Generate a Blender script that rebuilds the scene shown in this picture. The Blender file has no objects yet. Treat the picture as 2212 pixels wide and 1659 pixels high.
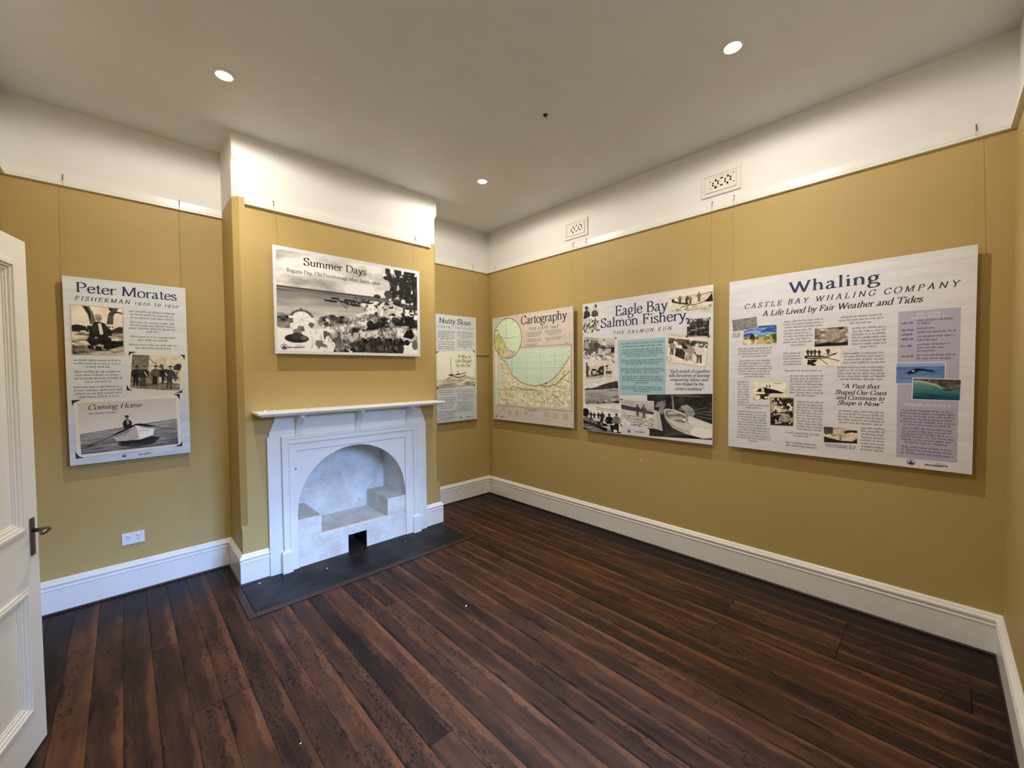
import bpy, bmesh, math, random
import numpy as np
from mathutils import Vector, Matrix

random.seed(7)
np.random.seed(7)
C = bpy.context.scene.collection
SC = bpy.context.scene

# ------------------------------------------------------------------ camera, world, light, exposure
H = 3.286                      # ceiling height
XL, XR, DD = -2.764, -1.046, 0.450    # chimney breast
YE, XE = -4.218, -3.874        # wall behind the camera, door wall
CAM = Vector((-3.3635, -3.9576, 1.55))
YAW, PITCH, ROLL, FPX = 0.7622, -0.0308, -0.0089, 878.86


def make_camera():
    cd = bpy.data.cameras.new('camera')
    cd.sensor_fit = 'HORIZONTAL'
    cd.sensor_width = 36.0
    cd.lens = 36.0 * FPX / 2212.0
    cd.clip_start = 0.02
    cam = bpy.data.objects.new('camera', cd)
    C.objects.link(cam)
    cy, sy = math.cos(YAW), math.sin(YAW)
    fw = Vector((sy * math.cos(PITCH), cy * math.cos(PITCH), math.sin(PITCH)))
    rt = Vector((cy, -sy, 0.0))
    up = rt.cross(fw)
    r2 = math.cos(ROLL) * rt + math.sin(ROLL) * up
    u2 = -math.sin(ROLL) * rt + math.cos(ROLL) * up
    m = Matrix((r2, u2, -fw)).transposed().to_4x4()
    m.translation = CAM
    cam.matrix_world = m
    SC.camera = cam


make_camera()
vs = SC.view_settings
vs.view_transform = 'Standard'
vs.look = 'None'
vs.gamma = 1.0
vs.use_curve_mapping = False
vs.exposure = 0.10

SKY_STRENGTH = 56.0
SPILL_W = 32.0      # wide spill of each downlight
BEAM_W = 48.0       # its narrower beam
LAMP_COL = (1.0, 0.93, 0.855)


def make_world():
    w = bpy.data.worlds.new('daylight')
    SC.world = w
    w.use_nodes = True
    nt = w.node_tree
    nt.nodes.clear()
    out = nt.nodes.new('ShaderNodeOutputWorld')
    bg = nt.nodes.new('ShaderNodeBackground')
    tc = nt.nodes.new('ShaderNodeTexCoord')
    sx = nt.nodes.new('ShaderNodeSeparateXYZ')
    nt.links.new(tc.outputs['Generated'], sx.inputs[0])

    def step(sock, a, b):
        n = nt.nodes.new('ShaderNodeMapRange')
        n.interpolation_type = 'SMOOTHSTEP'
        n.inputs[1].default_value, n.inputs[2].default_value = a, b
        nt.links.new(sock, n.inputs[0])
        return n.outputs[0]

    def mth(op, a, b):
        n = nt.nodes.new('ShaderNodeMath')
        n.operation = op
        for k, q in enumerate((a, b)):
            if isinstance(q, (int, float)):
                n.inputs[k].default_value = q
            else:
                nt.links.new(q, n.inputs[k])
        return n.outputs[0]
    # sky masked to a cone, shaped so daylight stays low, off the right wall
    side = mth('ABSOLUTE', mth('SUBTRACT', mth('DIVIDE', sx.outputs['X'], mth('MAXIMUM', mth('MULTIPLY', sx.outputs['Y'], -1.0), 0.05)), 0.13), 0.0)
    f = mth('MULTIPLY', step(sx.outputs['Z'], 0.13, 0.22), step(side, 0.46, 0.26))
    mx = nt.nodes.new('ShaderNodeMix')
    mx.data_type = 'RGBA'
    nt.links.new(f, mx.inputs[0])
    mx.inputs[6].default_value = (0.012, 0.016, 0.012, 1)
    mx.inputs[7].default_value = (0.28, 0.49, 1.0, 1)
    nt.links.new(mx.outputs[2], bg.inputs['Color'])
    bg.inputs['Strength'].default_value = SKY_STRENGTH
    nt.links.new(bg.outputs[0], out.inputs['Surface'])


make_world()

WIN = (-2.60, -1.45, 0.85, 2.25)      # window opening in the wall behind the camera: x0, x1, z0, z1


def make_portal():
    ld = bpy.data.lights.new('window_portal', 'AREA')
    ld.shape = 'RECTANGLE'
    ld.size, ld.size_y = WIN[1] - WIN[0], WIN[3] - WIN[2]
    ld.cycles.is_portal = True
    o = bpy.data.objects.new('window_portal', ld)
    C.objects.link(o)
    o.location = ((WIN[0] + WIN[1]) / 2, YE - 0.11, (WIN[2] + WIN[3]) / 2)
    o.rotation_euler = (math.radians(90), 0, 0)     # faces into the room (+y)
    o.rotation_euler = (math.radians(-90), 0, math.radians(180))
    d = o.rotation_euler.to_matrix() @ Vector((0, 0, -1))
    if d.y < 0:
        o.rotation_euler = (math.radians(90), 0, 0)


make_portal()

# ------------------------------------------------------------------ helpers


def s2l(c):
    return tuple(x / 12.92 if x <= 0.04045 else ((x + 0.055) / 1.055) ** 2.4 for x in c)


def rgb(r, g, b):
    return s2l((r / 255.0, g / 255.0, b / 255.0)) + (1.0,)


class NT:
    """small helper around a material's nodes"""

    def __init__(self, name):
        self.m = bpy.data.materials.new(name)
        self.m.use_nodes = True
        self.t = self.m.node_tree
        self.b = self.t.nodes['Principled BSDF']

    def n(self, kind, **kw):
        x = self.t.nodes.new(kind)
        for k, v in kw.items():
            setattr(x, k, v)
        return x

    def l(self, a, b):
        self.t.links.new(a, b)

    def val(self, sock, v):
        if hasattr(v, 'is_output') or isinstance(v, bpy.types.NodeSocket):
            self.l(v, sock)
        else:
            sock.default_value = v

    def math(self, op, a, b=0.0, c=0.0, clamp=False):
        x = self.n('ShaderNodeMath', operation=op, use_clamp=clamp)
        for i, v in enumerate((a, b, c)):
            self.val(x.inputs[i], v)
        return x.outputs[0]

    def mix(self, f, a, b):
        x = self.n('ShaderNodeMix', data_type='RGBA')
        self.val(x.inputs[0], f)
        self.val(x.inputs[6], a)
        self.val(x.inputs[7], b)
        return x.outputs[2]

    def noise(self, vec, scale, detail=3.0, rough=0.5):
        x = self.n('ShaderNodeTexNoise')
        if vec is not None:
            self.l(vec, x.inputs['Vector'])
        x.inputs['Scale'].default_value = scale
        x.inputs['Detail'].default_value = detail
        x.inputs['Roughness'].default_value = rough
        return x.outputs['Fac']

    def ramp(self, f, stops):
        x = self.n('ShaderNodeValToRGB')
        self.l(f, x.inputs[0])
        e = x.color_ramp.elements
        while len(e) < len(stops):
            e.new(0.5)
        for k, (p, c) in enumerate(stops):
            e[k].position = p
            e[k].color = c
        return x.outputs[0]

    def smooth(self, f, a, b):
        x = self.n('ShaderNodeMapRange', interpolation_type='SMOOTHSTEP')
        self.val(x.inputs[0], f)
        x.inputs[1].default_value = a
        x.inputs[2].default_value = b
        return x.outputs[0]

    def bump(self, h, strength, dist=0.01):
        x = self.n('ShaderNodeBump')
        x.inputs['Strength'].default_value = strength
        x.inputs['Distance'].default_value = dist
        self.l(h, x.inputs['Height'])
        self.l(x.outputs[0], self.b.inputs['Normal'])

    def pos(self):
        return self.n('ShaderNodeNewGeometry').outputs['Position']

    def obj(self):
        return self.n('ShaderNodeTexCoord').outputs['Object']


def simple(name, col, rough=0.5, metal=0.0, var=0.06, scale=9.0, bump=0.0, spec=0.5):
    n = NT(name)
    f = n.noise(n.obj(), scale, 4.0)
    dk = tuple(c * (1 - 2 * var) for c in col[:3]) + (1,)
    lt = tuple(min(1, c * (1 + var)) for c in col[:3]) + (1,)
    n.l(n.mix(f, dk, lt), n.b.inputs['Base Color'])
    n.b.inputs['Roughness'].default_value = rough
    n.b.inputs['Metallic'].default_value = metal
    n.b.inputs['Specular IOR Level'].default_value = spec
    if bump:
        n.bump(n.noise(n.obj(), scale * 12, 3.0), bump, 0.002)
    return n.m


def mat_wall():
    n = NT('wall_paint')
    p = n.pos()
    s = n.n('ShaderNodeSeparateXYZ')
    n.l(p, s.inputs[0])
    wob = n.noise(p, 14.0, 2.0)
    z = n.math('ADD', s.outputs[2], n.math('MULTIPLY', n.math('SUBTRACT', wob, 0.5), 0.006))
    top = n.math('GREATER_THAN', z, 2.832)
    big = n.noise(p, 1.3, 3.0)
    och = n.mix(big, rgb(182, 156, 96), rgb(192, 167, 106))
    wht = n.mix(big, rgb(226, 223, 216), rgb(236, 233, 227))
    n.l(n.mix(top, och, wht), n.b.inputs['Base Color'])
    n.b.inputs['Roughness'].default_value = 0.55
    n.b.inputs['Specular IOR Level'].default_value = 0.35
    h = n.math('ADD', n.noise(p, 90.0, 3.0), n.math('MULTIPLY', n.noise(p, 3.0, 3.0), 3.0))
    n.bump(h, 0.10, 0.004)
    return n.m


def mat_white(name, c0, c1, rough=0.42, chips=0.0):
    n = NT(name)
    p = n.pos()
    col = n.mix(n.noise(p, 6.0, 5.0), c0, c1)
    if chips:
        f = n.noise(p, 38.0, 6.0, 0.7)
        g = n.noise(p, 5.0, 2.0)
        k = n.math('MULTIPLY', n.smooth(f, 0.70, 0.76), n.smooth(g, 0.45, 0.62))
        col = n.mix(n.math('MULTIPLY', k, chips), col, rgb(70, 66, 60))
    n.l(col, n.b.inputs['Base Color'])
    n.b.inputs['Roughness'].default_value = rough
    n.bump(n.noise(p, 60.0, 3.0), 0.06, 0.003)
    return n.m


def mat_brick():
    n = NT('painted_brick')
    p = n.pos()
    mp = n.n('ShaderNodeMapping')
    n.l(p, mp.inputs[0])
    mp.inputs['Rotation'].default_value = (math.radians(90), 0, 0)
    col = n.mix(n.smooth(n.noise(p, 5.0, 6.0, 0.65), 0.30, 0.68), rgb(204, 201, 188), rgb(232, 230, 222))
    st = n.n('ShaderNodeMapping')
    n.l(p, st.inputs[0])
    st.inputs['Scale'].default_value = (6.0, 22.0, 26.0)
    f = n.noise(st.outputs[0], 1.6, 5.0, 0.65)
    g = n.noise(p, 6.0, 2.0)
    k = n.math('MULTIPLY', n.smooth(f, 0.63, 0.70), n.smooth(g, 0.50, 0.66))
    col = n.mix(n.math('MULTIPLY', k, 0.75), col, rgb(70, 66, 60))
    n.l(col, n.b.inputs['Base Color'])
    n.b.inputs['Roughness'].default_value = 0.6
    sz = n.n('ShaderNodeSeparateXYZ')
    n.l(p, sz.inputs[0])
    wv = n.math('ABSOLUTE', n.math('SUBTRACT', n.math('FRACT', n.math('MULTIPLY', n.math('ADD', sz.outputs[2], 0.0), 12.5)), 0.5))
    j = n.smooth(wv, 0.44, 0.5)
    hh = n.math('SUBTRACT', n.math('ADD', n.noise(p, 24.0, 6.0), n.noise(p, 5.0, 3.0)), n.math('MULTIPLY', n.math('MULTIPLY', j, n.smooth(n.noise(p, 4.0, 3.0), 0.4, 0.65)), 0.55))
    n.bump(hh, 0.55, 0.006)
    return n.m


def mat_floor():
    n = NT('floorboards')
    uv = n.n('ShaderNodeUVMap', uv_map='plank')
    s = n.n('ShaderNodeSeparateXYZ')
    n.l(uv.outputs[0], s.inputs[0])
    at = n.n('ShaderNodeAttribute', attribute_name='tone')
    sc = n.n('ShaderNodeSeparateColor')
    n.l(at.outputs['Color'], sc.inputs[0])
    tone, seed, stain = sc.outputs[0], sc.outputs[1], sc.outputs[2]
    u, v = s.outputs[0], s.outputs[1]

    def coord(ku, kv):
        c = n.n('ShaderNodeCombineXYZ')
        n.l(n.math('MULTIPLY', u, ku), c.inputs[0])
        n.l(n.math('MULTIPLY', v, kv), c.inputs[1])
        n.l(n.math('MULTIPLY', seed, 91.0), c.inputs[2])
        return c.outputs[0]
    patch = n.noise(coord(0.9, 1.3), 1.6, 5.0, 0.68)
    ragged = n.noise(coord(1.8, 6.5), 2.0, 5.0, 0.68)
    grain = n.noise(coord(16.0, 2.2), 1.5, 5.0, 0.7)
    fleck = n.noise(coord(6.5, 30.0), 1.5, 4.0, 0.65)
    wave = n.noise(coord(0.3, 2.6), 1.6, 3.0, 0.6)
    uw = n.math('ADD', u, n.math('ADD', n.math('MULTIPLY', n.math('SUBTRACT', ragged, 0.5), 0.5), n.math('MULTIPLY', n.math('SUBTRACT', wave, 0.5), 0.6)))
    ridge = n.math('MULTIPLY', n.smooth(uw, 0.66, 0.82), n.smooth(n.noise(coord(0.0, 0.9), 1.5, 3.0), 0.36, 0.52))
    lowr = n.math('MULTIPLY', n.smooth(uw, 0.24, 0.10), n.smooth(n.noise(coord(0.0, 0.7), 1.9, 3.0), 0.5, 0.62))
    f = n.math('MULTIPLY', tone, 0.34)
    f = n.math('ADD', f, n.math('MULTIPLY', n.math('SUBTRACT', patch, 0.5), 1.0))
    f = n.math('ADD', f, n.math('MULTIPLY', ridge, 0.32))
    f = n.math('ADD', f, n.math('MULTIPLY', lowr, 0.18))
    f = n.math('ADD', f, n.math('MULTIPLY', n.math('SUBTRACT', grain, 0.5), 0.55))
    fl = n.math('MULTIPLY', n.smooth(fleck, 0.53, 0.60), n.smooth(n.noise(coord(0.6, 0.8), 1.3, 3.0), 0.47, 0.58))
    f = n.math('SUBTRACT', f, n.math('MULTIPLY', fl, 0.34))
    # worn dark line along the joint
    dj = n.math('MULTIPLY', n.smooth(uw, 0.12, -0.02), n.smooth(n.noise(coord(0.0, 1.2), 2.2, 2.0), 0.45, 0.55))
    f = n.math('SUBTRACT', f, n.math('MULTIPLY', dj, 0.45))
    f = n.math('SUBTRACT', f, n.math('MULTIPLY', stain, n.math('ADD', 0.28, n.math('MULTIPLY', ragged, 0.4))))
    f = n.math('ADD', f, 0.16, clamp=True)
    col = n.ramp(f, [(0.0, rgb(27, 18, 14)), (0.22, rgb(51, 33, 24)), (0.45, rgb(74, 47, 32)), (0.7, rgb(98, 62, 41)), (1.0, rgb(124, 82, 55))])
    n.l(col, n.b.inputs['Base Color'])
    n.l(n.math('ADD', 0.36, n.math('MULTIPLY', grain, 0.25)), n.b.inputs['Roughness'])
    n.b.inputs['Specular IOR Level'].default_value = 0.2
    cup = n.math('MULTIPLY', n.math('ABSOLUTE', n.math('SUBTRACT', u, 0.5)), 0.8)
    n.bump(n.math('ADD', n.math('ADD', cup, n.math('MULTIPLY', grain, 0.25)), n.math('MULTIPLY', ridge, 0.3)), 0.45, 0.003)
    return n.m


def mat_stone():
    n = NT('hearth_stone')
    p = n.pos()
    f = n.noise(p, 5.0, 6.0, 0.65)
    col = n.ramp(f, [(0.25, rgb(12, 11, 11)), (0.5, rgb(23, 20, 20)), (0.75, rgb(46, 40, 36))])
    k = n.smooth(n.noise(p, 70.0, 3.0), 0.70, 0.74)
    col = n.mix(n.math('MULTIPLY', k, 0.5), col, rgb(150, 140, 128))
    n.l(col, n.b.inputs['Base Color'])
    n.l(n.math('ADD', 0.26, n.math('MULTIPLY', n.noise(p, 4.0, 3.0), 0.45)), n.b.inputs['Roughness'])
    n.b.inputs['Specular IOR Level'].default_value = 0.22
    n.bump(f, 0.12, 0.006)
    return n.m


def mat_board(name, c0, c1, c2=None):
    """printed panel stock: faint watery streaks that deepen to c2 in the lower part"""
    n = NT(name)
    o = n.obj()
    mp = n.n('ShaderNodeMapping')
    n.l(o, mp.inputs[0])
    mp.inputs['Scale'].default_value = (2.2, 2.2, 16.0)
    st = n.noise(mp.outputs[0], 1.4, 4.0, 0.6)
    col = n.mix(n.smooth(st, 0.35, 0.7), c0, c1)
    if c2:
        s = n.n('ShaderNodeSeparateXYZ')
        n.l(o, s.inputs[0])
        low = n.smooth(s.outputs[2], 0.70, 0.10)
        col = n.mix(n.math('MULTIPLY', low, n.smooth(st, 0.30, 0.66)), col, c2)
    n.l(col, n.b.inputs['Base Color'])
    n.b.inputs['Roughness'].default_value = 0.45
    n.b.inputs['Specular IOR Level'].default_value = 0.3
    return n.m


def mat_print():
    n = NT('printed_picture')
    at = n.n('ShaderNodeAttribute', attribute_name='ink')
    n.l(at.outputs['Color'], n.b.inputs['Base Color'])
    n.b.inputs['Roughness'].default_value = 0.4
    n.b.inputs['Specular IOR Level'].default_value = 0.3
    return n.m


def mat_emit(name, col, strength):
    n = NT(name)
    n.b.inputs['Base Color'].default_value = (0.8, 0.8, 0.8, 1)
    n.b.inputs['Emission Color'].default_value = col
    n.b.inputs['Emission Strength'].default_value = strength
    return n.m


M = {
    'wall': mat_wall(),
    'ceil': mat_white('ceiling_paint', rgb(218, 218, 217), rgb(227, 227, 226), 0.6),
    'trim': mat_white('gloss_white', rgb(232, 230, 222), rgb(243, 241, 235), 0.3, 0.25),
    'cream': mat_white('mantel_white', rgb(228, 228, 218), rgb(240, 240, 232), 0.36, 0.15),
    'door': mat_white('door_white', rgb(226, 221, 207), rgb(236, 232, 220), 0.4),
    'brick': mat_brick(),
    'floor': mat_floor(),
    'gap': simple('underfloor_dark', rgb(12, 9, 7), 0.9),
    'quad': simple('stained_bead', rgb(46, 22, 16), 0.4, var=0.2, scale=20),
    'hearthwood': simple('stained_border', rgb(54, 33, 23), 0.5, var=0.3, scale=18),
    'stone': mat_stone(),
    'soot': simple('soot', rgb(16, 15, 17), 0.85),
    'steel': simple('brushed_steel', rgb(120, 118, 114), 0.32, 1.0),
    'brass': simple('aged_brass', rgb(128, 104, 62), 0.4, 0.8),
    'line': simple('hanging_line', rgb(176, 150, 98), 0.5),
    'plastic': simple('white_plastic', rgb(236, 236, 238), 0.35),
    'shadowgap': simple('socket_slot', rgb(60, 58, 60), 0.6),
    'vent': mat_white('vent_white', rgb(222, 217, 206), rgb(232, 228, 218), 0.5),
    'ventdark': simple('vent_dark', rgb(10, 9, 8), 0.9),
    'print': mat_print(),
    'board': mat_board('panel_white', rgb(228, 228, 233), rgb(238, 237, 241)),
    'boardblue': mat_board('panel_watery', rgb(222, 229, 233), rgb(232, 238, 241), rgb(194, 206, 220)),
    'boardpink': mat_board('panel_parchment', rgb(220, 207, 196), rgb(229, 218, 207)),
    'ink': simple('ink_black', rgb(34, 33, 40), 0.6),
    'navy': simple('ink_navy', rgb(34, 44, 92), 0.6),
    'grey': simple('ink_grey', rgb(112, 110, 116), 0.6),
    'soft': simple('ink_soft', rgb(78, 80, 90), 0.6),
    'lightink': simple('ink_white', rgb(228, 226, 236), 0.6),
    'brownink': simple('ink_brown', rgb(96, 70, 60), 0.6),
    'teal': simple('print_teal', rgb(168, 208, 216), 0.45, var=0.02),
    'lav': simple('print_lavender', rgb(188, 184, 208), 0.45, var=0.02),
    'wash': simple('print_wash', rgb(208, 212, 220), 0.45, var=0.03),
    'card': simple('card_white', rgb(234, 231, 222), 0.5, var=0.02),
    'mount': simple('black_card', rgb(22, 21, 22), 0.6),
    'emblem': simple('emblem_pale_blue', rgb(200, 220, 234), 0.5),
    'orange': simple('ink_orange', rgb(214, 150, 80), 0.6),
    'chip': simple('paint_flake', rgb(238, 234, 224), 0.6),
    'lamp': mat_emit('lamp_glow', (1.0, 0.86, 0.62, 1), 60.0),
    'dark': simple('dark_fitting', rgb(44, 34, 28), 0.6),
    'bare': simple('bare_copper', rgb(150, 120, 90), 0.5),
}


class MB:
    """collects geometry, links it as ONE mesh object"""

    def __init__(self):
        self.v, self.f, self.mi = [], [], []

    def add(self, vs, fs, mi=0):
        k = len(self.v)
        self.v += [tuple(p) for p in vs]
        self.f += [tuple(i + k for i in f) for f in fs]
        self.mi += [mi] * len(fs)
        return self

    def box(self, x0, x1, y0, y1, z0, z1, mi=0):
        v = [(x, y, z) for x in (x0, x1) for y in (y0, y1) for z in (z0, z1)]
        f = [(0, 1, 3, 2), (4, 6, 7, 5), (0, 4, 5, 1), (2, 3, 7, 6), (0, 2, 6, 4), (1, 5, 7, 3)]
        return self.add(v, f, mi)

    def prism(self, pts, a0, a1, axis, mi=0):
        """pts: 2-D outline; extruded along axis (0 x: pts are (y,z); 1 y: pts are (x,z); 2 z: pts are (x,y))"""
        def P(p, a):
            return {0: (a, p[0], p[1]), 1: (p[0], a, p[1]), 2: (p[0], p[1], a)}[axis]
        n = len(pts)
        v = [P(p, a0) for p in pts] + [P(p, a1) for p in pts]
        f = [tuple(range(n)), tuple(range(2 * n - 1, n - 1, -1))]
        f += [(i, (i + 1) % n, n + (i + 1) % n, n + i) for i in range(n)]
        return self.add(v, f, mi)

    def tube(self, pts, r, seg=8, mi=0, cap=True):
        pts = [Vector(p) for p in pts]
        rr = r if isinstance(r, (list, tuple)) else [r] * len(pts)
        rings = []
        for i, p in enumerate(pts):
            t = (pts[min(i + 1, len(pts) - 1)] - pts[max(i - 1, 0)]).normalized()
            a = Vector((0, 0, 1)) if abs(t.z) < 0.9 else Vector((1, 0, 0))
            b = t.cross(a).normalized()
            c = t.cross(b)
            rings.append([p + rr[i] * (math.cos(q) * b + math.sin(q) * c) for q in [2 * math.pi * k / seg for k in range(seg)]])
        v = [q for ring in rings for q in ring]
        f = []
        for i in range(len(pts) - 1):
            for k in range(seg):
                f.append((i * seg + k, i * seg + (k + 1) % seg, (i + 1) * seg + (k + 1) % seg, (i + 1) * seg + k))
        if cap:
            f.append(tuple(range(seg - 1, -1, -1)))
            f.append(tuple((len(pts) - 1) * seg + k for k in range(seg)))
        return self.add(v, f, mi)

    def lathe(self, prof, c, axis=2, seg=28, mi=0):
        """prof: list of (radius, offset along axis)"""
        v, f = [], []
        for r, h in prof:
            for k in range(seg):
                a = 2 * math.pi * k / seg
                p = [r * math.cos(a), r * math.sin(a)]
                q = {2: (p[0], p[1], h), 1: (p[0], h, p[1]), 0: (h, p[0], p[1])}[axis]
                v.append((c[0] + q[0], c[1] + q[1], c[2] + q[2]))
        for i in range(len(prof) - 1):
            for k in range(seg):
                f.append((i * seg + k, i * seg + (k + 1) % seg, (i + 1) * seg + (k + 1) % seg, (i + 1) * seg + k))
        return self.add(v, f, mi)

    def build(self, name, mats, parent=None, bevel=0.0, smooth=False, fix=True, seg=2):
        me = bpy.data.meshes.new(name)
        me.from_pydata(self.v, [], self.f)
        if not isinstance(mats, (list, tuple)):
            mats = [mats]
        for m in mats:
            me.materials.append(m)
        me.polygons.foreach_set('material_index', self.mi)
        if fix:
            bm = bmesh.new()
            bm.from_mesh(me)
            bmesh.ops.recalc_face_normals(bm, faces=bm.faces)
            bm.to_mesh(me)
            bm.free()
        if smooth:
            me.polygons.foreach_set('use_smooth', [True] * len(me.polygons))
        me.update()
        o = bpy.data.objects.new(name, me)
        C.objects.link(o)
        if parent is not None:
            o.parent = parent
        if bevel:
            b = o.modifiers.new('bevel', 'BEVEL')
            b.width = bevel
            b.segments = seg
            b.limit_method = 'ANGLE'
        return o


def structure(o):
    o['kind'] = 'structure'
    return o


def tag(o, label, cat, group=None):
    o['label'] = label
    o['category'] = cat
    if group:
        o['group'] = group
    return o


def empty(name, loc=(0, 0, 0), rot=None):
    o = bpy.data.objects.new(name, None)
    o.empty_display_size = 0.05
    C.objects.link(o)
    o.location = loc
    if rot is not None:
        o.rotation_euler = rot
    return o


def sweep(mb, path, prof, side=1, mi=0):
    """profile (d,z) swept along an open xy path with mitred corners; d is measured to the left (side=1) of travel"""
    n = len(path)
    P = [Vector(p) for p in path]
    offs = []
    for i in range(n):
        ns = []
        if i > 0:
            t = (P[i] - P[i - 1]).normalized()
            ns.append(Vector((-t.y, t.x)) * side)
        if i < n - 1:
            t = (P[i + 1] - P[i]).normalized()
            ns.append(Vector((-t.y, t.x)) * side)
        if len(ns) == 1:
            offs.append(ns[0])
        else:
            b = ns[0] + ns[1]
            offs.append(b / (1 + ns[0].dot(ns[1])))
    m = len(prof)
    v = []
    for i in range(n):
        for d, z in prof:
            q = P[i] + offs[i] * d
            v.append((q.x, q.y, z))
    f = []
    for i in range(n - 1):
        for k in range(m):
            k2 = (k + 1) % m
            f.append((i * m + k, i * m + k2, (i + 1) * m + k2, (i + 1) * m + k))
    f.append(tuple(range(m)))
    f.append(tuple((n - 1) * m + k for k in range(m)))
    mb.add(v, f, mi)
    return mb


# ------------------------------------------------------------------ the room shell
T = 0.12
structure(MB().box(XE - T, T, 0, T, -0.05, H + 0.05).build('wall_back', M['wall']))
structure(MB().box(0, T, YE - T, 0, -0.05, H + 0.05).build('wall_right', M['wall']))
DOOR_Y0, DOOR_Y1, DOOR_H = -3.03, -2.165, 2.125
w = MB()
w.box(XE - T, XE, DOOR_Y1, 0, -0.05, H + 0.05).box(XE - T, XE, YE - T, DOOR_Y0, -0.05, H + 0.05).box(XE - T, XE, DOOR_Y0, DOOR_Y1, DOOR_H, H + 0.05)
structure(w.build('wall_left', M['wall']))
w = MB()
w.box(XE, WIN[0], YE - T, YE, -0.05, H + 0.05).box(WIN[1], 0, YE - T, YE, -0.05, H + 0.05)
w.box(WIN[0], WIN[1], YE - T, YE, -0.05, WIN[2]).box(WIN[0], WIN[1], YE - T, YE, WIN[3], H + 0.05)
structure(w.build('wall_front', M['wall']))
structure(MB().box(XE - T - 1.4, T, YE - T, T, H, H + 0.08).build('ceiling', M['ceil']))
# passage beyond the doorway
w = MB().box(XE - T - 1.4, XE - T - 1.3, YE - T, T, -0.05, H).box(XE - T - 1.3, XE - T, T - 0.1, T, -0.05, H).box(XE - T - 1.3, XE - T, YE - T, YE, -0.05, H)
structure(w.build('wall_passage', M['wall']))

# window behind the camera
w = MB()
x0, x1, z0, z1 = WIN
w.box(x0, x0 + 0.05, YE - 0.09, YE - 0.02, z0, z1).box(x1 - 0.05, x1, YE - 0.09, YE - 0.02, z0, z1)
w.box(x0, x1, YE - 0.09, YE - 0.02, z1 - 0.05, z1).box(x0, x1, YE - 0.09, YE - 0.02, z0, z0 + 0.06)
w.box(x0, x1, YE - 0.08, YE - 0.03, (z0 + z1) / 2 - 0.02, (z0 + z1) / 2 + 0.02)
w.box((x0 + x1) / 2 - 0.015, (x0 + x1) / 2 + 0.015, YE - 0.08, YE - 0.03, z0, z1)
win = structure(w.build('window_1', M['trim'], bevel=0.003))
MB().box(x0 - 0.06, x1 + 0.06, YE - 0.02, YE + 0.06, z0 - 0.03, z0).build('window_sill', M['trim'], win, bevel=0.004)
w = MB()
w.box(x0 - 0.1, x0, YE, YE + 0.022, z0 - 0.03, z1 + 0.1).box(x1, x1 + 0.1, YE, YE + 0.022, z0 - 0.03, z1 + 0.1).box(x0, x1, YE, YE + 0.022, z1, z1 + 0.1)
w.build('window_architrave', M['trim'], win, bevel=0.004)

# door frame in the left wall
w = MB()
w.box(XE - T, XE, DOOR_Y0, DOOR_Y0 + 0.02, 0, DOOR_H).box(XE - T, XE, DOOR_Y1 - 0.012, DOOR_Y1, 0, DOOR_H).box(XE - T, XE, DOOR_Y0, DOOR_Y1, DOOR_H - 0.015, DOOR_H)
w.box(XE, XE + 0.02, DOOR_Y0 - 0.11, DOOR_Y0, 0, DOOR_H + 0.11).box(XE, XE + 0.008, DOOR_Y1, DOOR_Y1 + 0.11, 0, DOOR_H + 0.11).box(XE, XE + 0.02, DOOR_Y0, DOOR_Y1, DOOR_H, DOOR_H + 0.11)
structure(w.build('trim_8', M['trim'], bevel=0.003))

# chimney breast with stop-chamfered corners and the fireplace opening
OX0, OX1, OZ = -2.395, -1.452, 0.945


def chimney():
    lev = [(-0.01, 0), (0.40, 0), (0.425, .038), (OZ, .038), (3.085, .038), (3.125, 0), (H + 0.02, 0)]
    mb = MB()

    def ring(z, c):
        return [(XL, 0, z), (XL, -DD + c, z), (XL + c, -DD, z), (OX0, -DD, z), (OX1, -DD, z), (XR - c, -DD, z), (XR, -DD + c, z), (XR, 0, z)]
    for a, b in zip(lev[:-1], lev[1:]):
        r0, r1 = ring(*a), ring(*b)
        for k in range(7):
            if k == 3 and b[0] <= OZ + 1e-6:
                continue
            if k in (1, 5) and a[1] == 0 and b[1] == 0:
                continue
            q = [r0[k], r0[k + 1], r1[k + 1], r1[k]]
            uq = []
            for p in q:
                if p not in uq:
                    uq.append(p)
            mb.add(uq, [tuple(range(len(uq)))])
    o = mb.build('wall_chimney', M['wall'], fix=False)
    bm = bmesh.new()
    bm.from_mesh(o.data)
    bmesh.ops.remove_doubles(bm, verts=bm.verts, dist=1e-5)
    bmesh.ops.recalc_face_normals(bm, faces=bm.faces)
    bm.normal_update()
    fr = [f for f in bm.faces if abs(f.normal.y) > 0.99]
    if fr and sum(f.normal.y for f in fr) > 0:
        bmesh.ops.reverse_faces(bm, faces=bm.faces)
    bm.to_mesh(o.data)
    bm.free()
    structure(o)


chimney()

# ------------------------------------------------------------------ floor
PITCHW = 0.1143


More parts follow.
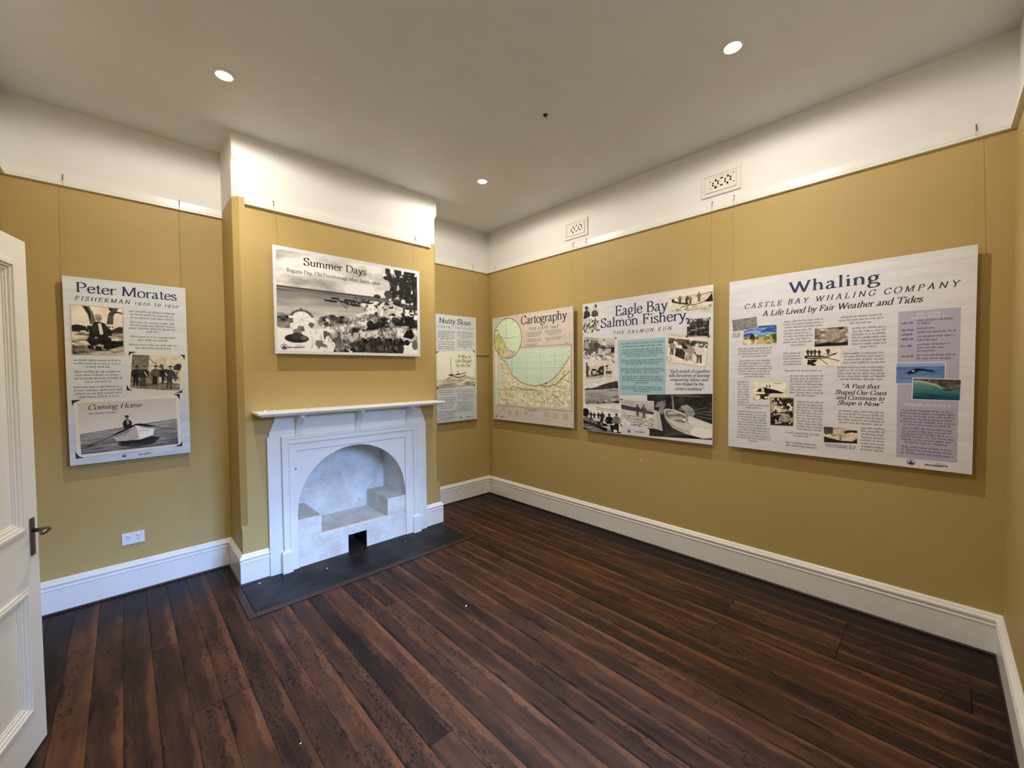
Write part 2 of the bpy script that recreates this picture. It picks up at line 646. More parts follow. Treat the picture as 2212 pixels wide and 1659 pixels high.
def make_floor():
    V, F, UV, TN, MI = [], [], [], [], []
    cols = []
    x = -3.634 - PITCHW * 3
    while x < 0.0:
        cols.append((max(x, XE - 0.10), min(x + PITCHW, 0.02)))
        x += PITCHW
    fixed = {}

    def joint(xa, xb, y):
        for k, (a, b) in enumerate(cols):
            if a < xb - 0.03 and b > xa + 0.03:
                fixed.setdefault(k, []).append(y)
    joint(-2.458, -2.365, -2.528)
    joint(-0.957, -0.866, -2.537)
    joint(-0.53, -0.47, -1.47)
    joint(-1.22, -1.166, -1.485)
    joint(-0.67, -0.26, -3.60)
    joint(-0.576, -0.50, -3.036)
    joint(-0.86, -0.80, -3.05)
    joint(-3.155, -3.03, -1.63)
    joint(-0.62, -0.47, -4.09)
    joint(-3.29, -3.17, -0.95)
    rnd = random.Random(11)
    g = 0.0003
    dark = {}
    for k, (a, b) in enumerate(cols):
        cx = (a + b) / 2
        js = sorted(set([YE - 0.05, 0.02] + fixed.get(k, [])))
        if k not in fixed:
            for _ in range(rnd.choice((0, 0, 1))):
                js.append(rnd.uniform(YE + 0.5, -0.5))
            js = sorted(js)
        for y0, y1 in zip(js[:-1], js[1:]):
            tone = rnd.betavariate(2.2, 2.2)
            seed = rnd.random()
            stain = 0.0
            if abs(cx + 2.411) < 0.07 and y0 > -2.6:
                tone, stain = 0.05, 0.15
            if abs(cx + 3.577) < 0.06:
                tone = 1.15
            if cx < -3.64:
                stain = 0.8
            if abs(cx + 2.98) < 0.06:
                tone = 0.8
            x0, x1 = a + g, b - g
            yy0, yy1 = y0 + 0.0012, y1 - 0.0012
            # cross section: chamfered edges
            xs = [x0, x0, x0 + 0.0009, x1 - 0.0009, x1, x1]
            zs = [-0.02, -0.0010, 0.0, 0.0, -0.0010, -0.02]
            us = [0, 0.0, 0.008, 0.992, 1.0, 1.0]
            ny = max(1, int((yy1 - yy0) / 0.12))
            base = len(V)
            for j in range(ny + 1):
                y = yy0 + (yy1 - yy0) * j / ny
                for q in range(6):
                    V.append((xs[q], y, zs[q]))
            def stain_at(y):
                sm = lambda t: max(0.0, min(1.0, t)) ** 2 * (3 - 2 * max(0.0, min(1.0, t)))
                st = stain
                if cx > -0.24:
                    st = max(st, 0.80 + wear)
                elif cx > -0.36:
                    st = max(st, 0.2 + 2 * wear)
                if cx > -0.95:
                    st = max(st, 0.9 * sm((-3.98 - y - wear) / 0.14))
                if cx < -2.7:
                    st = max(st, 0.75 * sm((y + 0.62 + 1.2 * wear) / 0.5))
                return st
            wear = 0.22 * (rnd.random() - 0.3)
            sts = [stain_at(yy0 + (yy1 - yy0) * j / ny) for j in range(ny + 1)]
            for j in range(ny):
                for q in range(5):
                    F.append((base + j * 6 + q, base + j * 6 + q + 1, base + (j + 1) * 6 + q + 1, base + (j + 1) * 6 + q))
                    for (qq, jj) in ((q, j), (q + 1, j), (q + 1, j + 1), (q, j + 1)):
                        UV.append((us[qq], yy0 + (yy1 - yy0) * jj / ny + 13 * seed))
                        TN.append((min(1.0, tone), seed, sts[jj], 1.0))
                    MI.append(0)
            for j in (0, ny):
                F.append(tuple(base + j * 6 + q for q in range(6)))
                for q in range(6):
                    UV.append((us[q], yy0))
                    TN.append((0.0, seed, 1.0, 1.0))
                MI.append(0)
    base = len(V)
    V += [(XE - T - 1.4, YE - T, -0.012), (T, YE - T, -0.012), (T, T, -0.012), (XE - T - 1.4, T, -0.012)]
    F.append((base, base + 1, base + 2, base + 3))
    UV += [(0, 0)] * 4
    TN += [(0, 0, 1, 1)] * 4
    MI.append(1)
    me = bpy.data.meshes.new('floor')
    me.from_pydata(V, [], F)
    me.materials.append(M['floor'])
    me.materials.append(M['gap'])
    me.polygons.foreach_set('material_index', MI)
    ul = me.uv_layers.new(name='plank')
    ul.data.foreach_set('uv', [c for p in UV for c in p])
    ca = me.color_attributes.new('tone', 'FLOAT_COLOR', 'CORNER')
    ca.data.foreach_set('color', [c for p in TN for c in p])
    me.update()
    o = bpy.data.objects.new('floor', me)
    C.objects.link(o)
    structure(o)


make_floor()

# ------------------------------------------------------------------ skirtings, beads, picture rails
BASE = [(0.0, 0.010), (0.021, 0.010), (0.021, 0.158), (0.0245, 0.161), (0.0245, 0.166), (0.017, 0.171), (0.017, 0.177), (0.022, 0.181), (0.0255, 0.188),
        (0.0255, 0.194), (0.021, 0.202), (0.015, 0.206), (0.015, 0.211), (0.008, 0.216), (0.004, 0.222), (0.0, 0.222)]
BEAD = [(0.0, 0.0), (0.030, 0.0), (0.030, 0.006), (0.026, 0.012), (0.018, 0.014), (0.0, 0.014)]
SKX0, SKX1 = -2.598, -1.221         # where the skirting dies into the mantel
runs = {
    'baseboard_back': ([(XE, 0), (XL, 0), (XL, -DD), (SKX0, -DD)], -1),
    'baseboard_chimney': ([(SKX1, -DD), (XR, -DD), (XR, 0), (0, 0)], -1),
    'baseboard_right': ([(0, 0), (0, YE)], -1),
    'baseboard_front': ([(0, YE), (XE, YE)], -1),
    'baseboard_left': ([(XE, DOOR_Y1 + 0.11), (XE, 0)], -1),
}
for nm, (path, sd) in runs.items():
    structure(sweep(MB(), path, BASE, sd).build(nm, M['trim']))
k = 9
for nm, (path, sd) in runs.items():
    structure(sweep(MB(), path, BEAD, sd).build('trim_%d' % k, M['quad']))
    k += 1
RAIL = [(0.0, 2.846), (0.014, 2.846), (0.019, 2.842), (0.019, 2.798), (0.016, 2.796), (0.016, 2.793), (0.022, 2.790), (0.022, 2.781), (0.0, 2.779)]
rails = [[(XE, 0), (XL, 0)], [(-2.694, -DD), (-1.128, -DD)], [(XR, 0), (0, 0)], [(0, 0), (0, YE)], [(0, YE), (XE, YE)], [(XE, YE), (XE, 0)]]
for k, r in enumerate(rails):
    structure(sweep(MB(), r, RAIL, -1).build('trim_%d' % (k + 1), M['trim']))
# painted batten across the right alcove
structure(MB().prism([(-0.0, 1.778), (-0.016, 1.772), (-0.018, 1.756), (0.0, 1.750)], XR, 0, 0).build('trim_7', M['wall']))
# scar of bare plaster on the long wall
wr = bpy.data.objects['wall_right']
MB().prism([(-2.119, .752), (-2.112, .754), (-2.109, .744), (-2.114, .731), (-2.118, .733), (-2.116, .742)], -0.0012, 0.001, 0).build('paint_scar', M['chip'], wr)

# ------------------------------------------------------------------ hearth
t = tag(MB().prism([(-2.79, -0.470), (-2.79, -0.935), (-1.066, -0.935), (-1.066, -0.470)], 0.0, 0.006, 2).build('hearth_slab', M['stone'], bevel=0.002),
        'dark slate hearth slab set in the floor before the fireplace', 'hearth')
w = MB()
w.box(-2.836, -2.792, -0.985, -0.475, 0, 0.008).box(-1.064, -1.018, -0.985, -0.475, 0, 0.008).box(-2.792, -1.064, -0.985, -0.937, 0, 0.008)
tag(w.build('hearth_border', M['hearthwood'], bevel=0.003), 'narrow dark timber border framing the slate hearth on three sides', 'hearth border')

# ------------------------------------------------------------------ fireplace
fp = tag(empty('fireplace', (-1.91, -DD, 0)), 'white painted fireplace with timber mantel shelf and arched opening on the chimney breast', 'fireplace')
INV = Matrix.Translation((1.91, DD, 0))


def fpart(mb, name, mat, parent=None, **kw):
    mb.v = [(x + 1.91, y + DD, z) for x, y, z in mb.v]
    return mb.build(name, mat, parent or fp, **kw)


def F_(d):
    return -DD - d


# mantel shelf with a moulded edge
w = MB()
hx, cx = 0.788, -1.897
w.prism([(cx - hx + 0.02, F_(0)), (cx + hx - 0.012, F_(0)), (cx + hx - 0.012, F_(0.186)), (cx - hx + 0.02, F_(0.186))], 1.236, 1.249, 2)
w.prism([(cx - hx, F_(0)), (cx + hx, F_(0)), (cx + hx, F_(0.203)), (cx - hx, F_(0.203))], 1.249, 1.269, 2)
fpart(w, 'mantel_shelf', M['trim'], bevel=0.006, seg=3)
# frieze board with shaped ends
def shoulder(s):
    pts = []
    for q in range(13):
        tt = q / 12
        x = 0.682 - 0.008 - 0.046 * (0.5 - 0.5 * math.cos(math.pi * tt))
        z = 1.068 + 0.168 * tt
        pts.append((-1.908 + s * x, z))
    return pts
out = [(-1.908 - 0.687, 1.058), (-1.908 - 0.687, 1.066)] + shoulder(-1) + list(reversed(shoulder(1))) + [(-1.908 + 0.687, 1.066), (-1.908 + 0.687, 1.058)]
fpart(MB().prism(out, F_(0.0), F_(0.025), 1), 'frieze_board', M['cream'], bevel=0.002)
# side boards
for s in (-1, 1):
    xa, xb = sorted((-1.908 + s * 0.687, -1.908 + s * 0.585))
    fpart(MB().box(xa, xb, F_(0.025), F_(0), 0.0, 1.058), 'side_board', M['cream'], bevel=0.002)
fpart(MB().box(-2.50, -1.32, F_(0.032), F_(0.02), 1.058, 1.074), 'head_fillet', M['cream'], bevel=0.002)
# stepped architrave round the opening
def arch_frame(o0, o1, zt0, zt1, d, zb=0.0):
    m = MB()
    m.prism([(-1.908 - o0, zb), (-1.908 - o0, zt0), (-1.908 + o0, zt0), (-1.908 + o0, zb), (-1.908 + o1, zb), (-1.908 + o1, zt1), (-1.908 - o1, zt1), (-1.908 - o1, zb)], F_(0.0), F_(d), 1)
    return m
w = arch_frame(0.594, 0.574, 1.058, 1.038, 0.052)
w2 = arch_frame(0.574, 0.548, 1.038, 1.012, 0.046)
w3 = arch_frame(0.548, 0.540, 1.012, 1.004, 0.050)
w4 = arch_frame(0.540, 0.528, 1.004, 0.992, 0.038)
w5 = MB()
w5.prism([(-2.436, 0), (-2.436, .992), (-1.380, .992), (-1.380, 0), (OX1 + 0.001, 0), (OX1 + 0.001, OZ - .004), (OX0 - 0.001, OZ - .004), (OX0 - 0.001, 0)], F_(0.0), F_(0.033), 1)
for q in (w2, w3, w4, w5):
    w.add(q.v, q.f)
fpart(w, 'architrave', M['cream'], bevel=0.0015)
for xa, xb in ((-2.518, -2.446), (-1.385, -1.305)):
    m = MB().box(xa, xb, F_(0.062), F_(0.0), 0.0, 0.165).box(xa + 0.004, xb - 0.004, F_(0.057), F_(0.0), 0.165, 0.174)
    fpart(m, 'plinth_block', M['cream'], bevel=0.003)
# corbels
for xc in (-2.376, -1.90, -1.418):
    prof = [(F_(0.025), 1.062), (F_(0.040), 1.062), (F_(0.043), 1.085), (F_(0.050), 1.115), (F_(0.064), 1.145), (F_(0.085), 1.172), (F_(0.108), 1.192),
            (F_(0.122), 1.205), (F_(0.126), 1.236), (F_(0.025), 1.236)]
    c = fpart(MB().prism(prof, xc - 0.023, xc + 0.023, 0), 'corbel', M['cream'], bevel=0.002)
    fpart(MB().box(xc - 0.014, xc + 0.014, F_(0.142), F_(0.126), 1.206, 1.236), 'corbel_block', M['trim'], c, bevel=0.002)
# plugged screw holes
for xc, zc, d, r in ((-2.145, 1.154, 0.0255, 0.015), (-1.668, 1.154, 0.0255, 0.015), (-1.418, 0.797, 0.0335, 0.011), (-2.405, 0.80, 0.0335, 0.006)):
    m = MB()
    m.lathe([(r - 0.002, 0.0), (r - 0.001, -0.002), (r + 0.001, -0.002), (r + 0.002, 0.0)], (xc, F_(d), zc), 1, 20)
    fpart(m, 'screw_plug', M['cream'] if xc > -2.3 else M['hearthwood'])
# arched plate
R = 0.466
ac = (-1.9235, 0.460)
pts = [(OX0 + 0.002, ac[1] - 0.01), (OX0 + 0.002, OZ - 0.002), (OX1 - 0.002, OZ - 0.002), (OX1 - 0.002, ac[1] - 0.01)]
arc = [(ac[0] + R * math.cos(a), ac[1] + R * math.sin(a)) for a in [math.pi * q / 48 for q in range(49)]]
m = MB()
y0, y1 = F_(0.020), F_(0.008)
for q in range(48):
    (xa, za), (xb, zb) = arc[q], arc[q + 1]
    m.add([(xa, y0, za), (xb, y0, zb), (xb, y0, OZ), (xa, y0, OZ), (xa, y1, za), (xb, y1, zb), (xb, y1, OZ), (xa, y1, OZ)],
          [(0, 1, 2, 3), (5, 4, 7, 6), (0, 4, 5, 1)])
m.add([(OX0, y0, ac[1]), (arc[48][0], y0, ac[1]), (arc[48][0], y0, OZ), (OX0, y0, OZ)], [(0, 1, 2, 3)])
m.add([(OX1, y0, ac[1]), (arc[0][0], y0, ac[1]), (arc[0][0], y0, OZ), (OX1, y0, OZ)], [(0, 1, 2, 3)])
fpart(m, 'arch_plate', M['cream'])
# firebox lining
m = MB()
m.box(OX0 - 0.02, OX0, F_(0.0), -0.005, 0.0, OZ + 0.02).box(OX1, OX1 + 0.02, F_(0.0), -0.005, 0.0, OZ + 0.02)
m.box(OX0 - 0.02, OX1 + 0.02, -0.02, -0.004, 0.0, OZ + 0.02).box(OX0 - 0.02, OX1 + 0.02, F_(-0.03), -0.005, OZ, OZ + 0.02)
fpart(m, 'firebox', M['brick'])
# stepped brick hob with the ash opening
m = MB()
yf, yb = F_(0.022), -0.02
ax0, ax1, az = -1.999, -1.837, 0.152
m.box(OX0, ax0, yf, yb, 0.0, 0.228).box(ax1, OX1, yf, yb, 0.0, 0.228).box(ax0, ax1, yf, yb, az, 0.228).box(ax0, ax1, -0.2, yb, 0, az)
m.box(OX0, -2.216, yf, yb, 0.228, 0.385).box(-1.634, OX1, yf, yb, 0.228, 0.385)
fpart(m, 'brick_hob', M['brick'], bevel=0.004)
m = MB()
m.add([(ax0 + .001, yf + .004, 0.007), (ax0 + .001, -.201, 0.007), (ax0 + .001, -.201, az - .001), (ax0 + .001, yf + .004, az - .001),
       (ax1 - .001, yf + .004, 0.007), (ax1 - .001, -.201, 0.007), (ax1 - .001, -.201, az - .001), (ax1 - .001, yf + .004, az - .001)],
      [(0, 1, 2, 3), (4, 7, 6, 5), (1, 5, 6, 2), (3, 2, 6, 7), (0, 4, 5, 1)])
fpart(m, 'ash_opening', M['soot'], fix=False)


# flakes lying about
def flake(name, x, y, z, s, label, cat, mat='chip', hh=0.4, seed=1):
    r = random.Random(seed)
    m = MB()
    n = 7
    ring = [(s * r.uniform(.6, 1) * math.cos(2 * math.pi * q / n), s * r.uniform(.45, .8) * math.sin(2 * math.pi * q / n)) for q in range(n)]
    v = [(a, b, 0) for a, b in ring] + [(a * .75, b * .75, s * hh * r.uniform(.7, 1.1)) for a, b in ring]
    f = [tuple(range(n))[::-1], tuple(range(n, 2 * n))] + [(q, (q + 1) % n, n + (q + 1) % n, n + q) for q in range(n)]
    o = m.add(v, f).build(name, M[mat])
    o.location = (x, y, z)
    return tag(o, label, cat, 'plaster lumps on the mantel shelf' if cat == 'plaster lump' else 'paint flakes on the floor and hearth')


flake('plaster_lump', -2.613, -0.52, 1.269, 0.014, 'larger white plaster lump at the left end of the mantel shelf', 'plaster lump', hh=0.6, seed=2)
flake('plaster_lump', -2.545, -0.50, 1.269, 0.011, 'smaller white plaster lump right of the larger one on the mantel shelf', 'plaster lump', hh=0.6, seed=3)
flake('paint_flake', -1.764, -1.824, 0.0, 0.008, 'white paint flake alone on the boards in the middle of the floor', 'paint flake', hh=.6, seed=4)
flake('paint_flake', -2.24, -0.647, 0.006, 0.007, 'white paint flake on the slate hearth left of the dark ash opening', 'paint flake', seed=5)
flake('paint_flake', -1.537, -0.614, 0.006, 0.006, 'white paint flake on the slate hearth near the right plinth block', 'paint flake', seed=6)
flake('paint_flake', -2.681, -0.53, 0.006, 0.010, 'white paint flake on the hearth below the chimney breast left corner', 'paint flake', hh=.5, seed=7)
flake('paint_flake', -2.869, -2.137, 0.0, 0.005, 'white paint flake on the boards in the lower left foreground', 'paint flake', seed=8)


# ------------------------------------------------------------------ door leaf, swung back near the left wall
def make_door():
    WD, TH, HD = 0.845, 0.04, 2.092
    ang = math.radians(75.0)
    ex = Vector((-math.cos(ang), -math.sin(ang), 0))     # from free edge towards the hinge
    ny = Vector((math.sin(ang), -math.cos(ang), 0))      # out of the face we see
    m4 = Matrix((ex, -ny, Vector((0, 0, 1)))).transposed().to_4x4()
    m4.translation = Vector((-3.643, -1.338, 0.010))
    root = MB()
    st = 0.103
    cols_ = [(st, 0.379), (0.466, WD - st)]
    zr = [(0.178, 0.672), (0.918, 1.985)]
    root.box(0, st, 0, TH, 0, HD).box(WD - st, WD, 0, TH, 0, HD).box(0.379, 0.466, 0, TH, 0, HD)
    root.box(st, WD - st, 0, TH, 0, zr[0][0]).box(st, WD - st, 0, TH, zr[0][1], zr[1][0]).box(st, WD - st, 0, TH, zr[1][1], HD)
    o = root.build('door_1', M['door'])
    o.matrix_world = m4
    structure(o)
    for ca, cb in cols_:
        for za, zb in zr:
            MB().box(ca, cb, 0.012, 0.028, za, zb).build('door_panel', M['door'], o)
            mm = MB()
            steps = [(-0.010, 0.0, -0.007), (0.0, 0.012, -0.010), (0.012, 0.022, -0.004), (0.022, 0.034, 0.003), (0.034, 0.042, 0.008)]
            for a, b, d in steps:
                for sgn in (1, -1):
                    d0, d1 = (d, 0.0125) if sgn == 1 else (0.0275, TH - d)
                    mm.box(ca + a, ca + b, d0, d1, za + a, zb - a).box(cb - b, cb - a, d0, d1, za + a, zb - a)
                    mm.box(ca + b, cb - b, d0, d1, za + a, za + b).box(ca + b, cb - b, d0, d1, zb - b, zb - a)
            mm.build('panel_moulding', M['door'], o, bevel=0.002)
    for sgn in (1, -1):
        f = -1 if sgn == 1 else 1
        y = 0 if sgn == 1 else TH
        hp = MB().box(0.036, 0.064, y, y + f * 0.007, 0.800, 0.955).build('handle_plate', M['steel'], o, bevel=0.003)
        lv = MB()
        lv.tube([(0.050, y + f * 0.004, 0.902), (0.050, y + f * 0.040, 0.902), (0.054, y + f * 0.050, 0.902), (0.066, y + f * 0.054, 0.902), (0.085, y + f * 0.054, 0.902), (0.108, y + f * 0.053, 0.901)],
                [0.0085, 0.0085, 0.0095, 0.0105, 0.010, 0.008], 12)
        lv.build('handle_lever', M['steel'], hp, smooth=True)
    for z in (0.25, 1.05, 1.85):
        MB().tube([(WD + 0.006, -0.004, z - 0.045), (WD + 0.006, -0.004, z + 0.045)], 0.006, 10).build('hinge', M['steel'], o, smooth=True)


make_door()


# ------------------------------------------------------------------ downlights
def downlight(x, y, label):
    o = tag(empty('downlight', (x, y, H)), label, 'ceiling light', 'ceiling downlights')
    m = MB().lathe([(0.036, 0.0), (0.036, -0.004), (0.043, -0.007), (0.050, -0.006), (0.053, -0.002), (0.053, 0.0)], (0, 0, 0), 2, 40)
    m.build('trim_ring', M['plastic'], o, smooth=True)
    m = MB().lathe([(0.036, -0.002), (0.034, -0.006), (0.026, -0.010), (0.014, -0.012), (0.0005, -0.0125)], (0, 0, 0), 2, 40)
    m.build('lamp', M['lamp'], o, smooth=True)
    for nm, pw, size, bl in (('downlight_spill', SPILL_W, 180, 0.20), ('downlight_beam', BEAM_W, 120, 1.0)):
        ld = bpy.data.lights.new(nm, 'SPOT')
        ld.energy = pw
        ld.color = LAMP_COL
        ld.spot_size = math.radians(size)
        ld.spot_blend = bl
        ld.shadow_soft_size = 0.03
        lo = bpy.data.objects.new(nm, ld)
        C.objects.link(lo)
        lo.parent = o
        lo.location = (0, 0, -0.030)


downlight(-2.892, -1.066, 'lit round downlight left of the chimney breast, leftmost in the ceiling')
downlight(-0.950, -1.062, 'lit round downlight in the ceiling nearest the far right corner')
downlight(-0.944, -3.166, 'lit round downlight nearest the viewer, right of the dark cable stub')
downlight(-2.892, -3.166, 'lit round downlight in the ceiling almost above the viewer, out of the picture')

o = tag(empty('cable_stub', (-1.248, -2.092, H)), 'short dark capped cable stub at the middle of the ceiling', 'cable stub')
MB().lathe([(0.0005, -0.010), (0.012, -0.009), (0.015, -0.004), (0.016, 0.0)], (0, 0, 0), 2, 16).build('cap', M['dark'], o, smooth=True)
MB().tube([(0.004, 0, -0.006), (0.006, 0.002, -0.018), (0.010, 0.003, -0.024)], 0.003, 8).build('wire_end', M['bare'], o, smooth=True)


# ------------------------------------------------------------------ air vents
def holes_mesh(name, outline, holes, thick, mat, parent, mw):
    cu = bpy.data.curves.new(name, 'CURVE')
    cu.dimensions = '2D'
    cu.fill_mode = 'BOTH'
    cu.extrude = thick / 2
    for poly in [outline] + holes:
        sp = cu.splines.new('POLY')
        sp.points.add(len(poly) - 1)
        for p, q in zip(sp.points, poly):
            p.co = (q[0], q[1], 0, 1)
        sp.use_cyclic_u = True
    tmp = bpy.data.objects.new(name + '_tmp', cu)
    C.objects.link(tmp)
    dg = bpy.context.evaluated_depsgraph_get()
    me = bpy.data.meshes.new_from_object(tmp.evaluated_get(dg))
    bpy.data.objects.remove(tmp)
    me.name = name
    me.materials.clear()
    me.materials.append(mat)
    me.transform(mw)
    o = bpy.data.objects.new(name, me)
    C.objects.link(o)
    o.parent = parent
    return o


def vent(yc, zc, label):
    o = tag(empty('air_vent', (0, yc, zc)), label, 'air vent', 'plaster air vents on the right wall')
    W2, H2 = 0.142, 0.087
    MB().box(-0.003, 0.0, -W2 + .02, W2 - .02, -H2 + .02, H2 - .02).build('vent_back', M['ventdark'], o)
    fr = MB()
    steps = [(0.0, 0.018, 0.014), (0.018, 0.030, 0.009), (0.030, 0.036, 0.016)]
    for a, b, d in steps:
        fr.box(-d, 0, -W2 + a, -W2 + b, -H2 + a, H2 - a).box(-d, 0, W2 - b, W2 - a, -H2 + a, H2 - a)
        fr.box(-d, 0, -W2 + b, W2 - b, -H2 + a, -H2 + b).box(-d, 0, -W2 + b, W2 - b, H2 - b, H2 - a)
    fr.build('vent_frame', M['vent'], o, bevel=0.002)
    raw = [(850, 485, .5), (850, 632, .5), (1345, 318, .5), (1345, 478, .5), (967, 450, 1), (907, 518, .8), (905, 568, .9), (965, 608, 1.15), (1015, 478, .9), (1018, 525, .75),
           (1093, 403, 1.0), (1090, 555, 1.0), (1170, 428, .8), (1168, 478, .9), (1228, 368, 1), (1217, 512, 1), (1283, 390, .9), (1282, 443, .9)]
    hs = []
    pw, ph = W2 - 0.033, H2 - 0.033
    for x, y, r in raw:
        s = (x - 745) / 645.0
        top = 425 - 155 * s
        bot = 762 - 205 * s
        tt = (y - top) / (bot - top)
        cy_, cz_ = (2 * s - 1) * pw, (1 - 2 * tt) * ph
        ry, rz = 0.0082 * r, 0.0088 * r
        if 1085 < x < 1100:
            ry, rz = 0.013, 0.0055
        hs.append([(cy_ + ry * math.cos(2 * math.pi * q / 12), cz_ + rz * math.sin(2 * math.pi * q / 12)) for q in range(12)][::-1])
    mw = Matrix(((0, 0, 1, -0.010), (-1, 0, 0, 0), (0, 1, 0, 0), (0, 0, 0, 1)))
    holes_mesh('vent_grille', [(-pw, -ph), (pw, -ph), (pw, ph), (-pw, ph)], hs, 0.004, M['vent'], o, mw)


vent(-1.400, 2.985, 'white plaster air vent nearer the far corner, above the map panel')
vent(-2.780, 2.985, 'white plaster air vent nearer the viewer, above the salmon panel')

# ------------------------------------------------------------------ power outlet
o = tag(empty('power_outlet', (-3.344, 0, 0.387)), 'white double power outlet low on the left alcove wall', 'power outlet')
MB().box(-0.060, 0.060, -0.011, 0, -0.041, 0.041).build('outlet_plate', M['plastic'], o, bevel=0.003)
for s in (-1, 1):
    m = MB().lathe([(0.0005, -0.016), (0.010, -0.0155), (0.012, -0.011)], (s * 0.027, 0, 0.021), 1, 18)
    m.build('rocker_switch', M['plastic'], o, smooth=True)
    m = MB()
    for a, dx, dz in ((0.5, -0.0075, -0.006), (-0.5, 0.0075, -0.006), (0, 0, -0.020)):
        c, q = math.cos(a), math.sin(a)
        m.add([(s * 0.027 + dx + c * i * 0.0011 - q * j * 0.004, -0.0113, dz + q * i * 0.0011 + c * j * 0.004) for i, j in ((-1, -1), (1, -1), (1, 1), (-1, 1))], [(0, 1, 2, 3)])
    m.build('socket', M['shadowgap'], o)


# ------------------------------------------------------------------ picture hooks and hanging lines
def hook(px, py, out, ztop, label):
    """out: unit vector from the wall into the room"""
    o = tag(empty('picture_hook', (px, py, 2.846)), label, 'picture hook', 'hooks and hanging lines on the picture rail')
    ux, uy = out
    pts = [(ux * d, uy * d, z) for d, z in ((0.006, -0.004), (0.006, 0.006), (0.012, 0.010), (0.021, 0.006), (0.024, -0.008), (0.024, -0.026), (0.029, -0.032), (0.033, -0.028))]
    MB().tube(pts, 0.0022, 6).build('hook', M['brass'], o, smooth=True)
    L = ztop - 2.846
    MB().tube([(ux * 0.028, uy * 0.028, -0.028), (ux * 0.046, uy * 0.046, L)], 0.0009, 5).build('hanging_line', M['line'], o)


B_, R_ = (0, -1), (-1, 0)
hook(-3.612, 0, B_, 2.195, 'hook and line holding the left side of the panel beside the door')
hook(-3.026, 0, B_, 2.195, 'hook and line holding the right side of the panel beside the door')
hook(-2.508, -DD, B_, 2.517, 'hook and line holding the left side of the beach photograph over the mantel')
hook(-1.300, -DD, B_, 2.517, 'hook and line holding the right side of the beach photograph over the mantel')
hook(-0.250, 0, B_, 2.208, 'hook and line holding the narrow panel in the right alcove')
hook(0, -0.165, R_, 2.207, 'hook and line nearest the corner, holding the left side of the map panel')
hook(0, -1.375, R_, 2.207, 'hook and line holding the right side of the map panel')
hook(0, -1.535, R_, 2.208, 'hook and line holding the left side of the salmon panel')
hook(0, -2.725, R_, 2.208, 'hook and line holding the right side of the salmon panel')
hook(0, -2.880, R_, 2.206, 'hook and line holding the left side of the whaling panel')
hook(0, -4.078, R_, 2.206, 'hook and line holding the right side of the whaling panel, nearest the viewer')

# ------------------------------------------------------------------ lettering: an old-style serif drawn with a broad nib
G = {}


